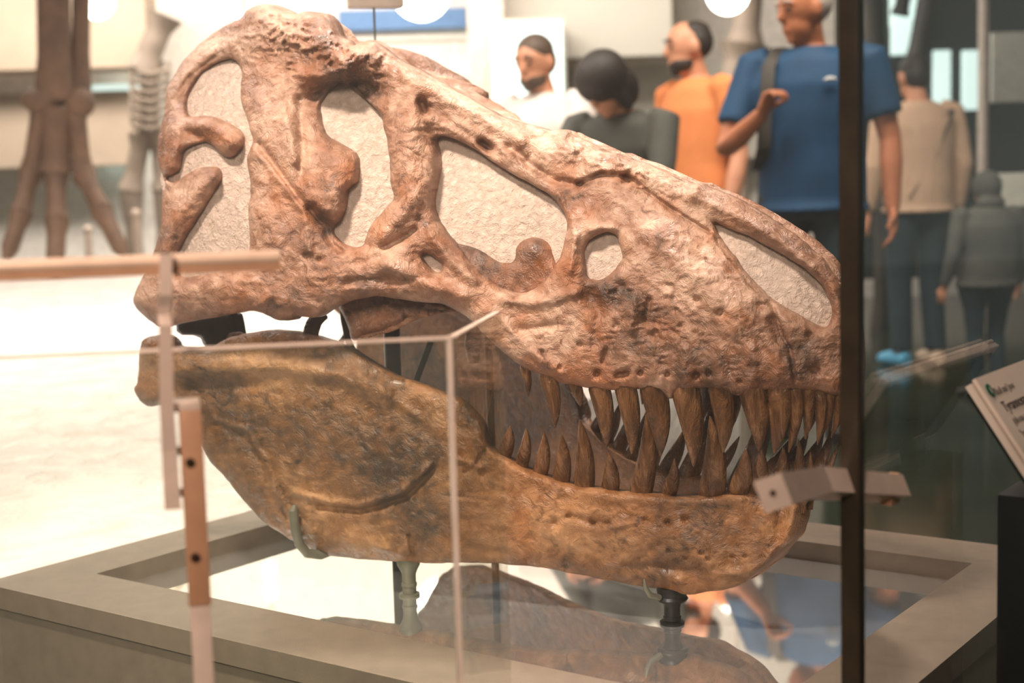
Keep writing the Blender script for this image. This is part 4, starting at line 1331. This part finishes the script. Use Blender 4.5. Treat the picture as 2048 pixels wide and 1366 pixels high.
# ================================================================ visitors
M['skin'] = simple_mat('skin', (214, 150, 116), 0.5, 0, 0.06)
M['skin_tan'] = simple_mat('tanned_skin', (190, 118, 80), 0.5, 0, 0.06)
M['hair_dark'] = simple_mat('dark_hair', (46, 38, 32), 0.6, 0, 0.3, 60)
M['hair_brown'] = simple_mat('brown_hair', (88, 70, 56), 0.6, 0, 0.3, 60)
M['hair_grey'] = simple_mat('grey_hair', (196, 180, 166), 0.6, 0, 0.2, 60)
M['white_shirt'] = simple_mat('white_cotton', (236, 226, 216), 0.8, 0, 0.04)
M['orange_shirt'] = simple_mat('orange_cotton', (236, 142, 82), 0.8, 0, 0.06)
M['blue_shirt'] = simple_mat('blue_polo', (0, 62, 98), 0.7, 0, 0.12, 8)
M['tan_shirt'] = simple_mat('tan_linen', (218, 182, 152), 0.8, 0, 0.06)
M['grey_jacket'] = simple_mat('dark_jacket', (84, 84, 76), 0.8, 0, 0.2, 8)
M['jeans'] = simple_mat('dark_jeans', (34, 52, 58), 0.8, 0, 0.2, 12)
M['jeans_grey'] = simple_mat('grey_jeans', (92, 104, 98), 0.8, 0, 0.15, 12)
M['shoe'] = simple_mat('pale_shoe', (206, 180, 156), 0.6)
M['shoe_blue'] = simple_mat('light_blue_shoe', (90, 168, 206), 0.5)
M['shoe_dark'] = simple_mat('dark_shoe', (36, 34, 32), 0.5)
M['strap'] = simple_mat('dark_strap', (64, 58, 50), 0.7)
M['white_mark'] = simple_mat('white_emblem', (232, 228, 220), 0.6)


def soft(o, vox):
    r = o.modifiers.new('remesh', 'REMESH')
    r.mode = 'VOXEL'
    r.voxel_size = vox
    r.use_smooth_shade = True
    s = o.modifiers.new('smooth', 'SMOOTH')
    s.iterations = 4
    s.factor = 0.5
    return o


def hand(mb, wrist, direction, palm_n, curl, side, sc):
    """palm and five fingers from the wrist"""
    d = Vector(direction).normalized()
    n = (Vector(palm_n) - d * Vector(palm_n).dot(d)).normalized()
    x = d.cross(n).normalized() * side
    w = Vector(wrist)
    mb.tube([w - d * 0.02 * sc, w + d * 0.03 * sc, w + d * 0.085 * sc], [(0.024 * sc, 0.020 * sc), (0.040 * sc, 0.018 * sc), (0.042 * sc, 0.015 * sc)], 12, ref=x)
    for k, L in enumerate((0.070, 0.078, 0.074, 0.058)):
        p = w + d * 0.080 * sc + x * ((k - 1.5) * 0.022 * sc)
        pts = [p]
        ang = 0.0
        for j in range(3):
            ang += curl
            p = p + (d * math.cos(ang) + n * math.sin(ang)) * (L * sc * (0.45, 0.32, 0.23)[j])
            pts.append(p)
        mb.tube(pts, [0.0095 * sc, 0.0095 * sc, 0.0088 * sc, 0.0075 * sc], 8)
    p = w + d * 0.025 * sc - x * 0.034 * sc
    mb.tube([p, p + (d * 0.6 - x * 0.6 + n * 0.3) * 0.035 * sc, p + (d * 1.2 - x * 0.55 + n * (0.5 + curl * 0.4)) * 0.05 * sc], [0.013 * sc, 0.011 * sc, 0.009 * sc], 8)


def person(label, px, py_head, depth, height, face, mats, head=(0, 0), arms=None, lean=0.0, hair='short', beard=None, sleeve='short', bend=0.0, group='museum visitors', foot_mats=None, girth=1.0):
    """a standing visitor; face = heading angle (0 looks at the camera, + towards the photo's left)"""
    hx = at(px, py_head, depth)
    sc = height / 1.75
    root = empty('person', (hx.x, depth, 0.0))
    tag(root, label, 'person', group)
    R = Matrix.Rotation(-face, 4, 'Z') @ Matrix.Scale(sc, 4)
    T = Matrix.Translation((hx.x, depth, 0.0)) @ R
    arms = arms or {}
    g = girth
    # spine, bent forward (towards -y) by `bend`
    def sp(z, y=0.0, x=0.0):
        zz = max(0.0, z - 0.98)
        return Vector((x + lean * zz, y * 1.0 - math.sin(bend) * zz, min(z, 0.98) + zz * math.cos(bend)))
    def W(p): return T @ Vector(p)
    body, shirt, trous = MB(), MB(), MB()
    neck = sp(1.47, 0.01)
    hc = sp(1.635, -0.015)
    hy, hp = head
    HR = Matrix.Rotation(-hy, 4, 'Z') @ Matrix.Rotation(hp, 4, 'X')
    piv = sp(1.495, -0.02)
    def Hd(p): return W(piv + (HR @ (Vector(p) - Vector((0, 0, 1.53)))))
    rotm = (T.to_3x3() @ HR.to_3x3()).normalized()
    def hball(mb, c, r, n=16): mb.ball(Hd(c), tuple(q * sc for q in r), n, rotm)
    # head: skull, jaw, nose, ears, brow, lips
    hball(body, (0, -0.005, 1.655), (0.076, 0.094, 0.098), 20)
    hball(body, (0, -0.035, 1.59), (0.058, 0.062, 0.070), 16)
    hball(body, (0, -0.062, 1.545), (0.030, 0.030, 0.024), 12)
    body.tube([Hd((0, -0.092, 1.665)), Hd((0, -0.108, 1.628)), Hd((0, -0.100, 1.612))], [0.008 * sc, 0.014 * sc, 0.012 * sc], 8)
    for sx in (-1, 1):
        hball(body, (sx * 0.078, 0.008, 1.635), (0.012, 0.022, 0.034), 10)
        hball(body, (sx * 0.030, -0.080, 1.672), (0.026, 0.014, 0.009), 10)
    hball(body, (0, -0.092, 1.580), (0.024, 0.010, 0.008), 10)
    body.tube([W(sp(1.40, 0.02)), W(neck), Hd((0, 0.005, 1.58))], [0.066 * sc, 0.056 * sc, 0.052 * sc], 14)
    # torso under the shirt
    tor = [(0.90, 0.165, 0.115), (1.0, 0.165, 0.118), (1.10, 0.160, 0.115), (1.22, 0.170, 0.118), (1.33, 0.178, 0.115), (1.42, 0.150, 0.090), (1.47, 0.075, 0.065)]
    xdir = (T.to_3x3() @ Vector((1, 0, 0))).normalized()
    body.tube([W(sp(z, 0.01)) for z, a, b in tor], [(a * 0.9 * sc * g, b * 0.9 * sc * g) for z, a, b in tor], 18, ref=xdir)
    shirt.tube([W(sp(z, 0.01)) for z, a, b in [(0.86, 0.178, 0.130)] + tor], [(a * 1.06 * sc * g, b * 1.1 * sc * g) for z, a, b in [(0.86, 0.178, 0.130)] + tor], 20, ref=xdir)
    # arms
    for sx, nm in ((-1, 'l'), (1, 'r')):
        sh = sp(1.415, 0.01, sx * 0.185 * g)
        el, wr, hd, cu = arms.get(nm, (None, None, None, 0.35))
        el = Vector(el) if el else sp(1.12, 0.03, sx * 0.235 * g)
        wr = Vector(wr) if wr else Vector((sx * 0.245 * g + lean * 0.0, -0.05, 0.865)) + (sp(1.0) - Vector((0, 0, 1.0))) * 0
        body.tube([W(sh - Vector((sx * 0.03, 0, 0))), W(sh), W(sh.lerp(el, 0.5)), W(el), W(el.lerp(wr, 0.35)), W(wr)], [0.05 * sc, 0.056 * sc, 0.049 * sc, 0.041 * sc, 0.043 * sc, 0.028 * sc], 12)
        dirn = (T.to_3x3() @ (wr - el)) if hd is None else (T.to_3x3() @ Vector(hd))
        palm = T.to_3x3() @ Vector((-sx * 0.9, -0.3, 0.1))
        hand(body, W(wr), dirn, palm, cu, sx, sc)
        if sleeve == 'short':
            e2 = sh.lerp(el, 0.72)
            shirt.tube([W(sh - Vector((sx * 0.06, 0, -0.01))), W(sh), W(sh.lerp(el, 0.4)), W(e2)], [0.06 * sc, 0.070 * sc, 0.068 * sc, 0.070 * sc], 14)
        else:
            shirt.tube([W(sh - Vector((sx * 0.06, 0, -0.01))), W(sh), W(sh.lerp(el, 0.5)), W(el), W(el.lerp(wr, 0.5)), W(el.lerp(wr, 0.95))], [0.06 * sc, 0.068 * sc, 0.062 * sc, 0.056 * sc, 0.050 * sc, 0.042 * sc], 14)
    # legs
    for sx in (-1, 1):
        hp_, kn, an = Vector((sx * 0.088 * g, 0.0, 0.90)), Vector((sx * 0.098, -0.015, 0.49)), Vector((sx * 0.105, 0.02, 0.09))
        body.tube([W(hp_), W(hp_.lerp(kn, 0.5)), W(kn), W(kn.lerp(an, 0.35)), W(an), W(an - Vector((0, 0, 0.05)))], [0.085 * sc, 0.072 * sc, 0.054 * sc, 0.052 * sc, 0.036 * sc, 0.034 * sc], 12)
        trous.tube([W(hp_ + Vector((0, 0, 0.06))), W(hp_), W(hp_.lerp(kn, 0.5)), W(kn), W(kn.lerp(an, 0.5)), W(an)], [0.075 * sc * g, 0.090 * sc * g, 0.084 * sc, 0.070 * sc, 0.066 * sc, 0.062 * sc], 14)
        toe = Vector((sx * 0.125, -0.15, 0.035))
        shoe = MB()
        shoe.tube([W((sx * 0.102, 0.075, 0.045)), W((sx * 0.104, 0.05, 0.05)), W((sx * 0.107, 0.0, 0.055)), W((sx * 0.115, -0.08, 0.045)), W(toe), W((sx * 0.128, -0.175, 0.03))],
                  [(0.03 * sc, 0.035 * sc), (0.038 * sc, 0.046 * sc), (0.042 * sc, 0.052 * sc), (0.048 * sc, 0.042 * sc), (0.042 * sc, 0.033 * sc), (0.02 * sc, 0.02 * sc)], 14, ref=xdir)
        fm = (foot_mats or {}).get(sx, mats['shoes'])
        shoe.build('shoe', fm, root)
    trous.tube([W((0, 0.005, 1.02)), W((0, 0.005, 0.96)), W((0, 0.005, 0.88)), W((0, 0.005, 0.82))], [(0.135 * sc * g, 0.095 * sc * g), (0.145 * sc * g, 0.104 * sc * g), (0.160 * sc * g, 0.114 * sc * g), (0.12 * sc, 0.09 * sc)], 18, ref=xdir)
    bo = soft(body.build('body', mats['skin'], root), 0.008)
    soft(shirt.build('shirt' if sleeve == 'short' else 'jacket', mats['top'], root), 0.012)
    soft(trous.build('trousers', mats['legs'], root), 0.012)
    # hair
    hm = MB()
    if hair == 'short':
        hball(hm, (0, 0.012, 1.685), (0.081, 0.096, 0.082), 20)
        hball(hm, (0, 0.045, 1.640), (0.076, 0.066, 0.075), 16)
    elif hair == 'long':
        hball(hm, (0, 0.010, 1.680), (0.112, 0.125, 0.108), 20)
        hball(hm, (0, 0.050, 1.60), (0.112, 0.090, 0.13), 16)
        for sx in (-1, 1): hball(hm, (sx * 0.072, 0.0, 1.60), (0.026, 0.055, 0.10), 12)
    elif hair == 'receding':
        hball(hm, (0, 0.040, 1.660), (0.080, 0.075, 0.078), 20)
        hball(hm, (0, 0.030, 1.700), (0.070, 0.078, 0.055), 16)
    if hair == 'hood':
        hball(hm, (0, 0.015, 1.660), (0.105, 0.125, 0.125), 20)
        hball(hm, (0, 0.06, 1.53), (0.12, 0.09, 0.07), 16)
        soft(hm.build('hood', mats['top'], root), 0.01)
    else:
        soft(hm.build('hair', mats['hair'], root), 0.008)
    if beard:
        bm_ = MB()
        hball(bm_, (0, -0.036, 1.574), (0.061, 0.064, 0.046), 16)
        hball(bm_, (0, -0.066, 1.548), (0.034, 0.030, 0.026), 12)
        bm_.build('beard', beard, bo)
    for sx in (-1, 1):
        em = MB()
        hball(em, (sx * 0.030, -0.085, 1.652), (0.013, 0.010, 0.007), 10)
        em.build('eye', M['hair_dark'], bo)
        em = MB()
        em.tube([Hd((sx * 0.012, -0.098, 1.680)), Hd((sx * 0.032, -0.096, 1.685)), Hd((sx * 0.052, -0.080, 1.678))], [0.004 * sc, 0.005 * sc, 0.003 * sc], 8)
        em.build('eyebrow', mats['hair'] if hair != 'hood' else M['hair_dark'], bo)
    return root, W, sp


def dress(skin, hair, top, legs, shoes): return {'skin': M[skin], 'hair': M[hair], 'top': M[top], 'legs': M[legs], 'shoes': M[shoes]}


person('man in a white T-shirt with a short beard looking down to the left', 1082, 120, 6.3, 1.72, 0.55, dress('skin', 'hair_brown', 'white_shirt', 'jeans', 'shoe_dark'), head=(0.1, 0.25), beard=M['hair_brown'], arms={'l': ((-0.22, -0.12, 1.12), (-0.05, -0.30, 1.08), None, 0.5), 'r': ((0.24, -0.10, 1.13), (0.06, -0.30, 1.10), None, 0.5)}, girth=1.05)
person('person with dark hair and grey jacket bowing the head, beside the orange shirt', 1256, 190, 5.6, 1.58, 0.5, dress('skin', 'hair_dark', 'grey_jacket', 'jeans', 'shoe_dark'), head=(0.25, 0.75), hair='long', sleeve='long', bend=0.22, arms={'l': ((-0.25, -0.30, 1.12), (-0.10, -0.48, 1.10), None, 0.6), 'r': ((0.25, -0.26, 1.12), (0.08, -0.46, 1.10), None, 0.6)}, girth=1.1)
person('man in an orange T-shirt seen in left profile with a dark beard', 1390, 100, 6.5, 1.79, 1.05, dress('skin', 'hair_dark', 'orange_shirt', 'jeans_grey', 'shoe_dark'), head=(0.35, 0.12), hair='receding', beard=M['hair_dark'], girth=1.12)
r4, W4, sp4 = person('grey-haired man in a blue polo shirt holding his shoulder strap', 1620, 55, 5.7, 1.85, 0.45, dress('skin_tan', 'hair_grey', 'blue_shirt', 'jeans', 'shoe_dark'), head=(0.75, 0.18), hair='receding', girth=1.18,
       arms={'l': ((-0.30, -0.10, 1.10), (-0.12, -0.24, 1.22), (0.3, -0.1, 0.6), 0.9), 'r': ((0.29, 0.02, 1.12), (0.31, -0.04, 0.86), None, 0.35)})
strip(MB(), [W4((-0.10, 0.08, 1.47)), W4((-0.115, -0.02, 1.475)), W4((-0.125, -0.125, 1.40)), W4((-0.13, -0.155, 1.25)), W4((-0.14, -0.15, 1.10)), W4((-0.19, -0.05, 1.02))], (1, 0, 0), 0.05, (0, 1, 0), 0.012).build('backpack_strap', M['strap'], r4)
q = [W4((0.085 + 0.045 * u, -0.145 - 0.01 * 0 + 0.012 * u, 1.335 + 0.006 * math.sin(3 * u))) for u in (0, 0.3, 0.6, 0.85, 1.0)]
MB().tube(q, [0.003, 0.008, 0.0075, 0.005, 0.002], 8).build('chest_emblem', M['white_mark'], r4)
r5, W5, sp5 = person('man in a tan shirt seen from behind at the right', 1834, 130, 7.8, 1.72, math.pi - 0.25, dress('skin', 'hair_dark', 'tan_shirt', 'jeans', 'shoe'), head=(0.0, 0.15), hair='short', sleeve='long', girth=1.15, foot_mats={1: M['shoe_blue']})
strip(MB(), [W5((-0.16, -0.10, 1.44)), W5((-0.14, 0.14, 1.40)), W5((-0.02, 0.15, 1.15)), W5((0.12, 0.14, 0.95))], (0.7, 0, 0.7), 0.03, (0, 1, 0), 0.008).build('bag_strap', M['strap'], r5)
person('small child in a dark hooded jacket beside the white label board', 1975, 372, 6.6, 1.06, math.pi - 0.4, dress('skin', 'hair_dark', 'grey_jacket', 'jeans', 'shoe_dark'), hair='hood', sleeve='long', girth=1.5)
